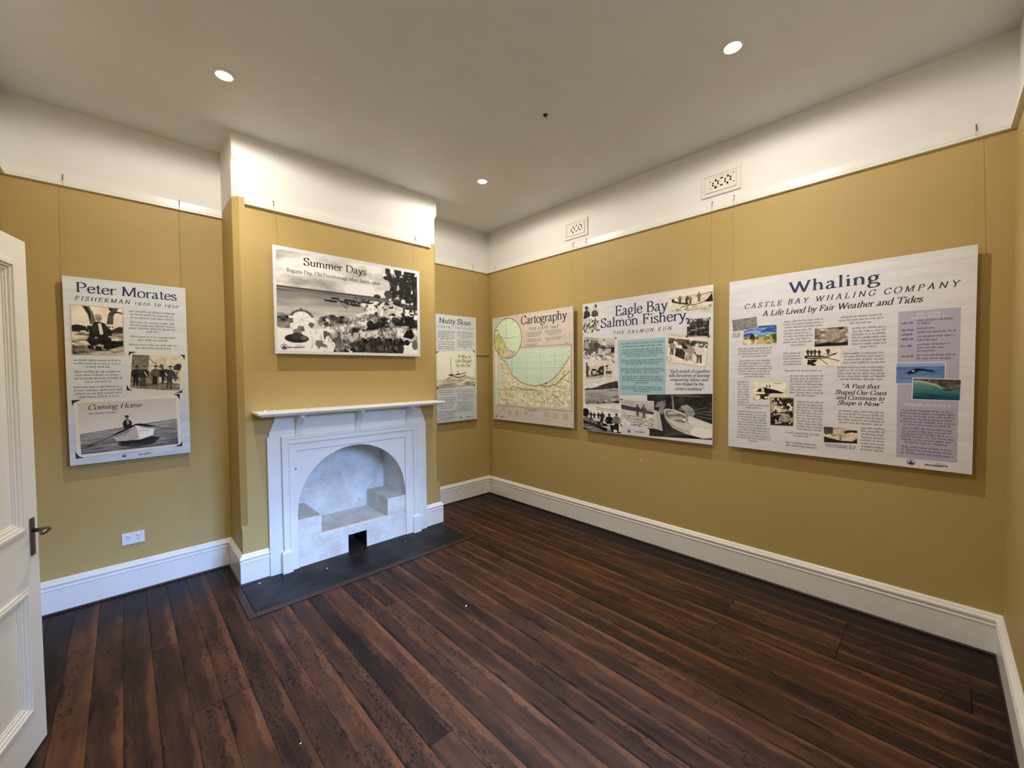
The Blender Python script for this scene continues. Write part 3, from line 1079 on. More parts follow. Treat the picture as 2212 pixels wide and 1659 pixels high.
def glyphs():
    S, P, L, D, V, FL = 'S', 'P', 'L', 'D', 'V', 'F'
    # S x y0 y1 topserif bottomserif | P smooth path | L straight path | D dot | V serif at (x,y,dir,half) | F flag serif
    g = G
    X, A, K, Q = .44, .72, .68, -.23
    bowl = lambda x0, x1: (P, [(x0, .33), (x0 + .12, .44), (x1 - .05, .40), (x1, .22), (x1 - .05, .04), (x0 + .12, -.01), (x0, .08)])
    g['a'] = (.43, [(P, [(.07, .35), (.13, .43), (.22, .44), (.285, .34), (.285, .10), (.33, .01), (.41, .05)]), (P, [(.285, .27), (.14, .21), (.055, .12), (.09, .01), (.19, .01), (.285, .10)])])
    g['b'] = (.48, [(S, .10, A, .02, 'f', ''), bowl(.10, .43)])
    g['c'] = (.41, [(P, [(.36, .35), (.30, .43), (.20, .44), (.08, .35), (.05, .20), (.11, .04), (.23, -.01), (.38, .09)]), (D, .345, .36, .035)])
    g['d'] = (.49, [(S, .38, A, .0, 'f', 'r'), (P, [(.38, .36), (.26, .44), (.11, .39), (.05, .21), (.10, .03), (.21, -.01), (.38, .10)])])
    g['e'] = (.42, [(L, [(.07, .25), (.38, .25)]), (P, [(.375, .25), (.34, .39), (.22, .44), (.09, .36), (.05, .20), (.12, .04), (.24, -.01), (.39, .10)])])
    g['f'] = (.30, [(P, [(.35, .66), (.30, .71), (.20, .69), (.145, .58), (.145, .02)]), (L, [(.03, .42), (.29, .42)]), (V, .145, 0, 1, .10), (D, .335, .655, .032)])
    g['g'] = (.44, [(P, [(.20, .44), (.31, .39), (.33, .29), (.29, .18), (.19, .14), (.09, .19), (.06, .29), (.10, .40), (.20, .44)]), (L, [(.29, .40), (.36, .44), (.43, .43)]),
                    (P, [(.12, .17), (.07, .09), (.13, .03), (.30, .0), (.40, -.08), (.33, -.20), (.17, -.235), (.04, -.17), (.05, -.07), (.14, .02)])])
    g['h'] = (.50, [(S, .10, A, 0, 'f', 'b'), (P, [(.10, .33), (.20, .43), (.31, .42), (.37, .30), (.37, .0)]), (V, .37, 0, 1, .09)])
    g['i'] = (.24, [(S, .12, X, 0, 'f', 'b'), (D, .11, .61, .05)])
    g['j'] = (.22, [(P, [(.12, X), (.12, -.08), (.06, -.21), (-.02, -.20)]), (FL, .12, X), (D, .11, .61, .05)])
    g['k'] = (.49, [(S, .10, A, 0, 'f', 'b'), (L, [(.11, .20), (.37, .42)]), (L, [(.19, .27), (.41, .02)]), (V, .37, .43, -1, .08), (V, .42, 0, 1, .08)])
    g['l'] = (.24, [(S, .12, A, 0, 'f', 'b')])
    g['m'] = (.76, [(S, .10, X, 0, 'f', 'b'), (P, [(.10, .33), (.20, .43), (.30, .42), (.365, .30), (.365, 0)]), (V, .365, 0, 1, .09), (P, [(.365, .33), (.47, .43), (.57, .42), (.635, .30), (.635, 0)]), (V, .635, 0, 1, .09)])
    g['n'] = (.50, [(S, .10, X, 0, 'f', 'b'), (P, [(.10, .33), (.20, .43), (.31, .42), (.375, .30), (.375, 0)]), (V, .375, 0, 1, .09)])
    g['o'] = (.47, [(P, [(.235, .44), (.09, .37), (.05, .215), (.10, .05), (.235, -.01), (.37, .05), (.42, .215), (.38, .37), (.235, .44)])])
    g['p'] = (.49, [(S, .10, X, Q, 'f', 'b'), bowl(.10, .43)])
    g['q'] = (.49, [(S, .38, X, Q, '', 'b'), (P, [(.38, .36), (.26, .44), (.11, .39), (.05, .21), (.10, .03), (.21, -.01), (.38, .10)])])
    g['r'] = (.35, [(S, .10, X, 0, 'f', 'b'), (P, [(.10, .28), (.17, .40), (.26, .43), (.32, .41)]), (D, .31, .405, .042)])
    g['s'] = (.35, [(P, [(.28, .34), (.23, .42), (.15, .44), (.07, .38), (.08, .29), (.20, .21), (.29, .13), (.27, .03), (.17, -.01), (.08, .02), (.05, .11)])])
    g['t'] = (.30, [(P, [(.14, .57), (.14, .12), (.18, .0), (.30, .06)]), (L, [(.03, .42), (.28, .42)])])
    g['u'] = (.50, [(P, [(.11, X), (.11, .13), (.17, .01), (.27, .02), (.38, .12)]), (FL, .11, X), (S, .38, X, 0, 'f', 'r')])
    g['v'] = (.46, [(L, [(.07, X), (.235, .0)]), (L, [(.235, .0), (.39, X)]), (V, .07, X, -1, .075), (V, .39, X, -1, .065)])
    g['w'] = (.68, [(L, [(.07, X), (.21, .0)]), (L, [(.21, .0), (.34, X)]), (L, [(.34, X), (.48, 0)]), (L, [(.48, 0), (.61, X)]), (V, .07, X, -1, .07), (V, .34, X, -1, .06), (V, .61, X, -1, .06)])
    g['x'] = (.46, [(L, [(.07, X), (.38, 0)]), (L, [(.07, 0), (.38, X)]), (V, .07, X, -1, .07), (V, .38, 0, 1, .07), (V, .07, 0, 1, .06), (V, .38, X, -1, .06)])
    g['y'] = (.46, [(L, [(.07, X), (.24, .02)]), (P, [(.39, X), (.24, .02), (.17, -.15), (.10, -.22), (.04, -.20)]), (V, .07, X, -1, .075), (V, .39, X, -1, .065), (D, .05, -.195, .035)])
    g['z'] = (.40, [(L, [(.06, .42), (.34, .42)]), (L, [(.34, .42), (.06, .02)]), (L, [(.06, .02), (.35, .02)])])
    g['A'] = (.70, [(L, [(.10, .01), (.34, .70)]), (L, [(.33, .70), (.60, .0)]), (L, [(.19, .24), (.50, .24)]), (V, .10, 0, 1, .085), (V, .60, 0, 1, .095)])
    g['B'] = (.61, [(S, .14, K, 0, 'b', 'b'), (P, [(.14, .665), (.33, .665), (.45, .58), (.42, .43), (.28, .36), (.14, .36)]), (P, [(.28, .36), (.46, .33), (.53, .19), (.46, .05), (.30, .015), (.14, .015)])])
    g['C'] = (.67, [(P, [(.58, .53), (.50, .65), (.36, .69), (.16, .60), (.06, .35), (.14, .10), (.34, -.01), (.52, .04), (.62, .17)]), (L, [(.585, .68), (.585, .50)])])
    g['D'] = (.74, [(S, .14, K, 0, 'b', 'b'), (P, [(.14, .665), (.36, .665), (.58, .57), (.67, .34), (.58, .11), (.36, .015), (.14, .015)])])
    g['E'] = (.59, [(S, .14, K, 0, 'b', 'b'), (L, [(.14, .665), (.48, .665)]), (L, [(.14, .36), (.38, .36)]), (L, [(.14, .015), (.50, .015)]), (L, [(.48, .68), (.48, .55)]), (L, [(.38, .43), (.38, .29)]), (L, [(.51, .0), (.53, .14)])])
    g['F'] = (.55, [(S, .14, K, 0, 'b', 'b'), (L, [(.14, .665), (.47, .665)]), (L, [(.14, .36), (.37, .36)]), (L, [(.47, .68), (.47, .55)]), (L, [(.37, .43), (.37, .29)])])
    g['G'] = (.72, [(P, [(.59, .54), (.50, .65), (.36, .69), (.16, .60), (.06, .35), (.14, .10), (.34, -.01), (.50, .01), (.60, .07)]), (S, .60, .27, .03, 'b', ''), (L, [(.59, .68), (.59, .51)])])
    g['H'] = (.78, [(S, .15, K, 0, 'b', 'b'), (S, .63, K, 0, 'b', 'b'), (L, [(.15, .35), (.63, .35)])])
    g['I'] = (.34, [(S, .17, K, 0, 'b', 'b')])
    g['L'] = (.56, [(S, .14, K, 0, 'b', 'b'), (L, [(.14, .015), (.47, .015)]), (L, [(.48, .0), (.51, .16)])])
    g['M'] = (.88, [(L, [(.12, .01), (.15, .66)]), (L, [(.14, .67), (.42, .02)]), (L, [(.42, .02), (.71, .67)]), (S, .74, K, 0, '', 'b'), (V, .12, 0, 1, .085), (V, .12, .68, -1, .07), (V, .76, .68, -1, .07)])
    g['N'] = (.77, [(L, [(.14, .0), (.14, .66)]), (L, [(.12, .67), (.63, .01)]), (L, [(.63, .0), (.63, .67)]), (V, .14, 0, 1, .085), (V, .11, .68, -1, .07), (V, .63, .68, -1, .085)])
    g['O'] = (.76, [(P, [(.38, .69), (.15, .60), (.06, .34), (.15, .08), (.38, -.01), (.61, .08), (.70, .34), (.61, .60), (.38, .69)])])
    g['P'] = (.58, [(S, .14, K, 0, 'b', 'b'), (P, [(.14, .665), (.35, .665), (.49, .58), (.49, .42), (.36, .32), (.22, .31)])])
    g['R'] = (.65, [(S, .14, K, 0, 'b', 'b'), (P, [(.14, .665), (.34, .665), (.46, .58), (.45, .43), (.32, .35), (.14, .35)]), (P, [(.30, .35), (.42, .16), (.53, .03), (.63, .0)])])
    g['S'] = (.52, [(P, [(.42, .53), (.36, .65), (.25, .69), (.11, .62), (.09, .49), (.19, .39), (.36, .30), (.44, .18), (.38, .04), (.25, -.01), (.13, .03), (.07, .16)]), (L, [(.425, .68), (.425, .51)]), (L, [(.065, .18), (.065, .0)])])
    g['T'] = (.66, [(S, .33, .66, 0, '', 'b'), (L, [(.06, .665), (.60, .665)]), (L, [(.06, .68), (.045, .54)]), (L, [(.60, .68), (.615, .54)])])
    g['U'] = (.74, [(P, [(.15, .68), (.15, .22), (.22, .04), (.38, -.01), (.54, .05), (.60, .22), (.60, .68)]), (V, .15, .68, -1, .095), (V, .60, .68, -1, .085)])
    g['W'] = (1.0, [(L, [(.09, .67), (.31, .0)]), (L, [(.31, .0), (.51, .66)]), (L, [(.48, .67), (.70, .0)]), (L, [(.70, .0), (.91, .67)]), (V, .09, .68, -1, .09), (V, .49, .68, -1, .07), (V, .91, .68, -1, .085)])
    g['Y'] = (.68, [(L, [(.09, .67), (.34, .32)]), (L, [(.34, .32), (.58, .67)]), (S, .34, .34, 0, '', 'b'), (V, .09, .68, -1, .09), (V, .58, .68, -1, .08)])
    g['0'] = (.47, g['o'][1])
    g['1'] = (.27, [(S, .13, X, 0, 'f', 'b')])
    g['2'] = (.43, [(P, [(.06, .33), (.11, .43), (.22, .44), (.31, .36), (.25, .20), (.06, .02)]), (L, [(.06, .02), (.37, .02)]), (L, [(.37, .0), (.39, .10)])])
    g['4'] = (.48, [(L, [(.31, .44), (.04, -.02)]), (L, [(.04, -.02), (.44, -.02)]), (S, .31, .44, -.20, '', 'b')])
    g['5'] = (.42, [(L, [(.12, .43), (.34, .45)]), (L, [(.12, .43), (.09, .22)]), (P, [(.09, .22), (.22, .24), (.34, .12), (.31, -.08), (.18, -.20), (.05, -.20)])])
    g['6'] = (.47, [(P, [(.38, .68), (.20, .58), (.07, .38), (.06, .17), (.14, .02), (.27, -.01), (.39, .09), (.39, .26), (.28, .36), (.15, .33), (.07, .22)])])
    g['8'] = (.47, [(P, [(.23, .33), (.10, .43), (.10, .58), (.23, .66), (.36, .58), (.35, .44), (.23, .33), (.08, .23), (.07, .08), (.22, -.01), (.38, .06), (.38, .22), (.23, .33)])])
    g['9'] = (.47, [(P, [(.09, -.22), (.26, -.13), (.39, .06), (.40, .27), (.32, .41), (.19, .44), (.07, .34), (.07, .18), (.18, .08), (.31, .11), (.39, .22)])])
    g['.'] = (.22, [(D, .10, .04, .048)])
    g[','] = (.22, [(D, .10, .04, .045), (P, [(.135, .05), (.13, -.04), (.07, -.11)])])
    g["'"] = (.20, [(D, .09, .64, .045), (P, [(.125, .64), (.12, .56), (.07, .50)])])
    g['\u201c'] = (.40, [(D, .10, .56, .045), (P, [(.065, .56), (.07, .63), (.13, .69)]), (D, .25, .56, .045), (P, [(.215, .56), (.22, .63), (.28, .69)])])
    g['\u201d'] = (.40, [(D, .10, .64, .045), (P, [(.135, .64), (.13, .56), (.07, .50)]), (D, .25, .64, .045), (P, [(.285, .64), (.28, .56), (.22, .50)])])
    g[' '] = (.26, [])


glyphs()


def crom(p, n=5):
    q = [2 * np.array(p[0]) - np.array(p[1])] + [np.array(a, float) for a in p] + [2 * np.array(p[-1]) - np.array(p[-2])]
    if p[0] == p[-1]:
        q[0], q[-1] = np.array(p[-2], float), np.array(p[1], float)
    out = []
    for i in range(1, len(q) - 2):
        for k in range(n):
            t = k / n
            out.append(0.5 * (2 * q[i] + (q[i + 1] - q[i - 1]) * t + (2 * q[i - 1] - 5 * q[i] + 4 * q[i + 1] - q[i + 2]) * t * t + (-q[i - 1] + 3 * q[i] - 3 * q[i + 1] + q[i + 2]) * t ** 3))
    out.append(q[-2])
    return out


def ribbon(pts, thick, thin, nib=0.21):
    pts = [np.array(p, float) for p in pts]
    Lf, Rt = [], []
    for i, p in enumerate(pts):
        d = pts[min(i + 1, len(pts) - 1)] - pts[max(i - 1, 0)]
        d /= (np.hypot(*d) + 1e-9)
        a = math.atan2(d[1], d[0])
        h = 0.5 * (thin + (thick - thin) * abs(math.sin(a - nib)))
        nrm = np.array((-d[1], d[0])) * h
        Lf.append(p + nrm)
        Rt.append(p - nrm)
    return [[Lf[i], Rt[i], Rt[i + 1], Lf[i + 1]] for i in range(len(pts) - 1)]


def glyph_polys(ch, thick, thin, cap):
    w_, strokes = G[ch]
    out = []
    t2 = thick * 0.5
    sh = 0.026 if not cap else 0.028

    def serif(x, y, dr, hw):
        out.append([(x - hw, y), (x + hw, y), (x + hw, y + dr * sh), (x - hw, y + dr * sh)])
        out.append([(x - hw * .7, y + dr * sh), (x + hw * .7, y + dr * sh), (x + t2 * .9, y + dr * .075), (x - t2 * .9, y + dr * .075)])

    def flag(x, y):
        out.append([(x - .10, y - .055), (x - .10, y - .075), (x - t2, y - .085), (x + t2, y - .06), (x + t2, y + .012)])
    for s in strokes:
        if s[0] == 'P':
            out += ribbon(crom(s[1]), thick, thin)
        elif s[0] == 'L':
            out += ribbon(s[1], thick, thin)
        elif s[0] == 'D':
            out.append([(s[1] + s[3] * math.cos(2 * math.pi * k / 10), s[2] + s[3] * math.sin(2 * math.pi * k / 10)) for k in range(10)])
        elif s[0] == 'V':
            serif(s[1], s[2], s[3], s[4])
        elif s[0] == 'F':
            flag(s[1], s[2])
        elif s[0] == 'S':
            x, ya, yb, tp, bt = s[1:]
            out += ribbon([(x, yb), (x, ya)], thick, thin)
            hw = .10 if not cap else .105
            if tp == 'f':
                flag(x, ya)
            if tp == 'b':
                serif(x, ya, -1, hw)
            if bt == 'b':
                serif(x, yb, 1, hw)
            if bt == 'r':
                out.append([(x, yb), (x + .11, yb), (x + .11, yb + .03), (x, yb + .06)])
    return w_, out


def text_polys(s, italic=False, weight=1.0, track=0.0):
    x, polys = 0.0, []
    for ch in s:
        cap = ch.isupper()
        w_, ps = glyph_polys(ch, (0.098 if cap else 0.088) * weight, 0.030 * weight, cap)
        if italic:
            w_ = w_ * 0.92
            ps = [[(p[0] * .92 + p[1] * .24, p[1]) for p in q] for q in ps]
        polys += [[(p[0] + x, p[1]) for p in q] for q in ps]
        x += w_ + track
    return x - track, polys


class Sheet:
    """a printed panel hung off the wall; u runs right, v down from its top left corner"""

    def __init__(self, loc, rz, W_, H_, mat, label, cat='display panel'):
        self.W, self.H = W_, H_
        self.o = tag(empty('display_panel', loc, (0, 0, rz)), label, cat, 'printed panels hung on the walls')
        MB().box(0, W_, -0.050, -0.038, 0, H_).build('panel_board', M[mat], self.o, bevel=0.0008)

    def P(self, u, v, k):
        return (u, -0.0502 - 0.00016 * k, self.H - v)

    def polys(self, name, polys, mat, k, label=None, parent=None):
        mb = MB()
        for n_, q in enumerate(polys):
            e_ = (n_ % 11) * 0.06 if len(polys) > 1 else 0.0
            ar = sum(q[i][0] * q[(i + 1) % len(q)][1] - q[(i + 1) % len(q)][0] * q[i][1] for i in range(len(q)))
            q = q if ar < 0 else q[::-1]
            mb.add([self.P(a, b, k + e_) for a, b in q], [tuple(range(len(q)))])
        o = mb.build(name, M[mat], parent or self.o, fix=False)
        if label:
            o['label'] = label
        return o

    def heading(self, s, u0, u1, vb, cap, mat='ink', italic=False, weight=1.0, k=4, slope=0.0, name='heading', ref=.68):
        sc = cap / ref
        weight *= 1.08
        w0, _ = text_polys(s, italic, weight)
        tr = 0.0
        mx = 1.0 if s.upper() == s or s.startswith('FISH') else 1.22
        if w0 * sc * mx < (u1 - u0):
            tr = ((u1 - u0) / (sc * mx) - w0) / max(1, len(s) - 1)
        w1, ps = text_polys(s, italic, weight, tr)
        sx = (u1 - u0) / w1
        return self.polys(name, [[(u0 + p[0] * sx, vb - p[1] * sc + slope * p[0] * sx) for p in q] for q in ps], mat, k)

    def lines(self, rows, mat='grey', k=2, name='body_text', xh=0.0078, seed=3, bold=1.0):
        """rows of text too small to read: (u0,u1,v) each"""
        r = random.Random(seed)
        ps = []
        for u0, u1, v in rows:
            u = u0
            adv = xh * 0.88
            while u < u1 - adv:
                n = min(r.choice((2, 3, 3, 4, 5, 5, 6, 7, 8, 9)), int((u1 - u) / adv))
                for q in range(n):
                    t_ = r.random()
                    top = xh * (1.0 if t_ < .62 else 1.55)
                    bot = xh * (0.0 if t_ < .88 else -.45)
                    x = u + q * adv
                    ps.append([(x + adv * .12, v - top), (x + adv * (.12 + .46 * bold), v - top), (x + adv * (.12 + .46 * bold), v - bot), (x + adv * .12, v - bot)])
                    if t_ < .6:
                        ps.append([(x + adv * .1, v - xh), (x + adv * .92, v - xh), (x + adv * .92, v - xh * .8), (x + adv * .1, v - xh * .8)])
                    if .2 < t_ < .8:
                        ps.append([(x + adv * .1, v - xh * .2), (x + adv * .92, v - xh * .2), (x + adv * .92, v), (x + adv * .1, v)])
                u += n * adv + adv * .75
        return self.polys(name, ps, mat, k)

    def picture(self, name, quad, arr, k, label=None):
        h, w_ = arr.shape[:2]
        s, t_ = np.meshgrid(np.linspace(0, 1, w_), np.linspace(0, 1, h))
        tl, tr, br, bl = [np.array(q) for q in quad]
        uv = (tl[None, None] * ((1 - s) * (1 - t_))[..., None] + tr * (s * (1 - t_))[..., None] + br * (s * t_)[..., None] + bl * ((1 - s) * t_)[..., None])
        co = np.zeros((h, w_, 3))
        co[..., 0] = uv[..., 0]
        co[..., 1] = -0.0502 - 0.00016 * k
        co[..., 2] = self.H - uv[..., 1]
        idx = np.arange(h * w_).reshape(h, w_)
        fc = np.stack([idx[:-1, :-1], idx[1:, :-1], idx[1:, 1:], idx[:-1, 1:]], -1).reshape(-1, 4)
        return self._ink(name, co.reshape(-1, 3), fc, arr.reshape(-1, 3), label)

    def disc(self, name, c, r, arr, k, label=None):
        h, w_ = arr.shape[:2]
        nr, na = 50, 120
        v, cc, f = [], [], []
        for i in range(nr + 1):
            for j in range(na):
                a = 2 * math.pi * j / na
                q = i / nr
                du, dv = q * math.cos(a), q * math.sin(a)
                p = self.P(c[0] + r * du, c[1] + r * dv, k)
                v.append(p)
                cc.append(arr[min(h - 1, int((dv * .5 + .5) * h)), min(w_ - 1, int((du * .5 + .5) * w_))])
        for i in range(nr):
            for j in range(na):
                f.append((i * na + j, i * na + (j + 1) % na, (i + 1) * na + (j + 1) % na, (i + 1) * na + j))
        return self._ink(name, np.array(v), np.array(f), np.array(cc), label)

    def _ink(self, name, co, fc, col, label):
        me = bpy.data.meshes.new(name)
        me.from_pydata(co.tolist(), [], fc.tolist())
        me.materials.append(M['print'])
        col = np.clip(col, 0, 1)
        lin = np.where(col <= 0.04045, col / 12.92, ((col + 0.055) / 1.055) ** 2.4)
        at = me.color_attributes.new('ink', 'FLOAT_COLOR', 'POINT')
        at.data.foreach_set('color', np.concatenate([lin, np.ones((len(lin), 1))], 1).astype(np.float32).ravel())
        me.update()
        o = bpy.data.objects.new(name, me)
        C.objects.link(o)
        o.parent = self.o
        if label:
            o['label'] = label
        return o

    def corners(self, quad, s=0.020, k=6, skip=()):
        q = [np.array(p) for p in quad]
        ctr = sum(q) / 4
        for i in range(4):
            if i in skip:
                continue
            p = q[i] + (q[i] - ctr) / np.hypot(*(q[i] - ctr)) * s * 0.25
            a = q[(i + 1) % 4] - q[i]
            b = q[(i - 1) % 4] - q[i]
            a, b = a / np.hypot(*a), b / np.hypot(*b)
            self.polys('photo_corner', [[tuple(p), tuple(p + a * s * 1.5), tuple(p + a * s * .75 + b * s * .35), tuple(p + a * s * .35 + b * s * .55), tuple(p + b * s * 1.25)]], 'mount', k)

    def logos(self, spots, r=0.014, k=3):
        (u, v), (u2, v2) = spots
        ring = [(u + r * math.cos(2 * math.pi * q / 28), v + r * math.sin(2 * math.pi * q / 28)) for q in range(28)]
        e = self.polys('emblem', [ring], 'emblem', k)
        hull = [(u - .75 * r, v + .12 * r), (u + .75 * r, v + .02 * r), (u + .55 * r, v + .62 * r), (u - .45 * r, v + .66 * r)]
        head = [(u - .05 * r + .2 * r * math.cos(q), v - .38 * r + .22 * r * math.sin(q)) for q in [2 * math.pi * z / 12 for z in range(12)]]
        body = [(u - .3 * r, v + .1 * r), (u - .15 * r, v - .2 * r), (u + .1 * r, v - .2 * r), (u + .35 * r, v + .08 * r)]
        arc_ = ribbon([(u + .92 * r * math.cos(q), v + .92 * r * math.sin(q)) for q in [2 * math.pi * z / 28 for z in range(29)]], r * .12, r * .12)
        self.polys('emblem_figure', [hull, head, body] + [[tuple(p) for p in q] for q in arc_], 'navy', k + 1, parent=e)
        L_ = 2.5 * r
        pts = [(u2 - L_ + 2 * L_ * q / 26, v2 + .34 * r * math.sin(q * 1.9) * (1 if q % 3 else .3)) for q in range(27)]
        wm = self.polys('wordmark', [[tuple(p) for p in q] for q in ribbon(crom(pts, 3), r * .22, r * .12)], 'navy', k)
        sw = crom([(u2 - .1 * L_, v2 - .45 * r), (u2 + .35 * L_, v2 - .85 * r), (u2 + .95 * L_, v2 - .35 * r)], 6)
        self.polys('swoosh', [[tuple(p) for p in q] for q in ribbon(sw, r * .2, r * .1)], 'orange', k, parent=wm)


# ------------------------------------------------------------------ a little painter for the printed pictures
RS = np.random.RandomState(5)


def vnoise(h, w_, sy, sx):
    g = RS.rand(sy + 3, sx + 3)
    y, x = np.linspace(0, sy, h), np.linspace(0, sx, w_)
    yi, xi = y.astype(int), x.astype(int)
    fy, fx = (y - yi)[:, None], (x - xi)[None]
    fy, fx = fy * fy * (3 - 2 * fy), fx * fx * (3 - 2 * fx)
    a = g[yi][:, xi] * (1 - fx) + g[yi][:, xi + 1] * fx
    b = g[yi + 1][:, xi] * (1 - fx) + g[yi + 1][:, xi + 1] * fx
    return a * (1 - fy) + b * fy - 0.5


class Pic:
    def __init__(self, w_, h, bg=.8):
        if w_ < 150:
            w_, h = int(w_ * 1.6), int(h * 1.6)
        self.w, self.h = w_ * 2, h * 2
        self.a = np.zeros((self.h, self.w, 3)) + np.array(bg)
        self.X, self.Y = np.meshgrid((np.arange(self.w) + .5) / self.w, (np.arange(self.h) + .5) / self.h)
        self.asp = w_ / h

    def fbm(self, sx, sy, oc=4):
        o, am = 0, 1.0
        for k in range(oc):
            o = o + am * vnoise(self.h, self.w, max(1, int(sy * 2 ** k)), max(1, int(sx * 2 ** k)))
            am *= .55
        return o

    def put(self, m, col, al=1.0):
        f = (m * al)[..., None] if np.ndim(al) == 0 else (m * al)[..., None]
        self.a = self.a * (1 - f) + np.array(col) * f
        return m

    def pm(self, pts, j=0.0, sx=14, sy=10):
        X, Y = self.X, self.Y
        if j:
            X, Y = X + j * self.fbm(sx, sy, 4), Y + j * self.fbm(sx, sy, 4)
        m = np.zeros((self.h, self.w), bool)
        n = len(pts)
        for i in range(n):
            (xa, ya), (xb, yb) = pts[i], pts[(i + 1) % n]
            if ya == yb:
                continue
            c = ((ya > Y) != (yb > Y)) & (X < (xb - xa) * (Y - ya) / (yb - ya) + xa)
            m ^= c
        return m.astype(float)

    def poly(self, pts, col, al=1.0):
        return self.put(self.pm(pts), col, al)

    def em(self, cx, cy, rx, ry, rot=0.0):
        dx, dy = (self.X - cx) * self.asp, self.Y - cy
        c, s = math.cos(rot), math.sin(rot)
        return (((dx * c + dy * s) / (rx * self.asp)) ** 2 + ((-dx * s + dy * c) / ry) ** 2 < 1).astype(float)

    def ell(self, cx, cy, rx, ry, col, al=1.0, rot=0.0):
        return self.put(self.em(cx, cy, rx, ry, rot), col, al)

    def line(self, pts, wd, col, al=1.0):
        m = np.zeros((self.h, self.w))
        for (xa, ya), (xb, yb) in zip(pts[:-1], pts[1:]):
            ax_, bx_ = xa * self.asp, xb * self.asp
            dx, dy = bx_ - ax_, yb - ya
            t_ = np.clip(((self.X * self.asp - ax_) * dx + (self.Y - ya) * dy) / (dx * dx + dy * dy + 1e-12), 0, 1)
            d = np.hypot(self.X * self.asp - ax_ - t_ * dx, self.Y - ya - t_ * dy)
            m = np.maximum(m, (d < wd / 2))
        return self.put(m, col, al)

    def grad(self, t0, t1, c0, c1, m=None):
        f = np.clip((self.Y - t0) / (t1 - t0), 0, 1)[..., None]
        sel = ((self.Y >= t0) & (self.Y <= t1)).astype(float) if m is None else m
        col = np.array(c0) * (1 - f) + np.array(c1) * f
        self.a = self.a * (1 - sel[..., None]) + col * sel[..., None]

    def tex(self, m, amp, sx, sy, oc=4):
        self.a = self.a + (self.fbm(sx, sy, oc) * amp * m)[..., None]

    def spots(self, m, sx, sy, thr, col, al=1.0, oc=3):
        n = self.fbm(sx, sy, oc)
        return self.put(m * (n > thr), col, al)

    def all(self):
        return np.ones((self.h, self.w))

    def band(self, t0, t1, s0=0.0, s1=1.0):
        return ((self.Y >= t0) & (self.Y < t1) & (self.X >= s0) & (self.X < s1)).astype(float)

    def man(self, x, y, h, top=.25, bot=.2, head=.45, hat=None, lean=0.0):
        k = h / self.asp
        hx = x + lean * k
        self.poly([(x - .11 * k, y), (x - .10 * k, y - .48 * h), (x + .11 * k, y - .48 * h), (x + .13 * k, y), (x + .03 * k, y), (x + .0 * k, y - .36 * h), (x - .03 * k, y)], bot)
        self.poly([(x - .11 * k, y - .44 * h), (hx - .16 * k, y - .74 * h), (hx - .10 * k, y - .84 * h), (hx + .10 * k, y - .84 * h), (hx + .17 * k, y - .74 * h), (x + .12 * k, y - .44 * h)], top)
        self.line([(hx - .15 * k, y - .76 * h), (hx - .2 * k, y - .58 * h), (hx - .12 * k, y - .47 * h)], .07 * h, top)
        self.line([(hx + .15 * k, y - .76 * h), (hx + .21 * k, y - .58 * h), (hx + .16 * k, y - .47 * h)], .07 * h, top)
        self.ell(hx, y - .92 * h, .065 * k, .075 * h, head)
        if hat is not None:
            self.ell(hx, y - .97 * h, .12 * k, .018 * h, hat)
            self.ell(hx, y - .99 * h, .065 * k, .035 * h, hat)
        else:
            self.ell(hx, y - .965 * h, .066 * k, .035 * h, .15)

    def out(self, border=0.0, bcol=(.93, .91, .87), tint=None, grain=.05, rag=None):
        a = self.a.copy()
        a = (a - .5) * 1.22 + .53
        if grain:
            a += (RS.rand(self.h, self.w)[..., None] - .5) * grain
        if tint is not None:
            g = a.mean(2, keepdims=True)
            a = g * np.array(tint)
        if border:
            b = border
            m = (self.Y < b) | (self.Y > 1 - b) | (self.X < b / self.asp) | (self.X > 1 - b / self.asp)
            a[m] = bcol
        return a.reshape(self.h // 2, 2, self.w // 2, 2, 3).mean((1, 3))


SEP = (1.03, .99, .90)
NEU = (1.0, .985, .96)


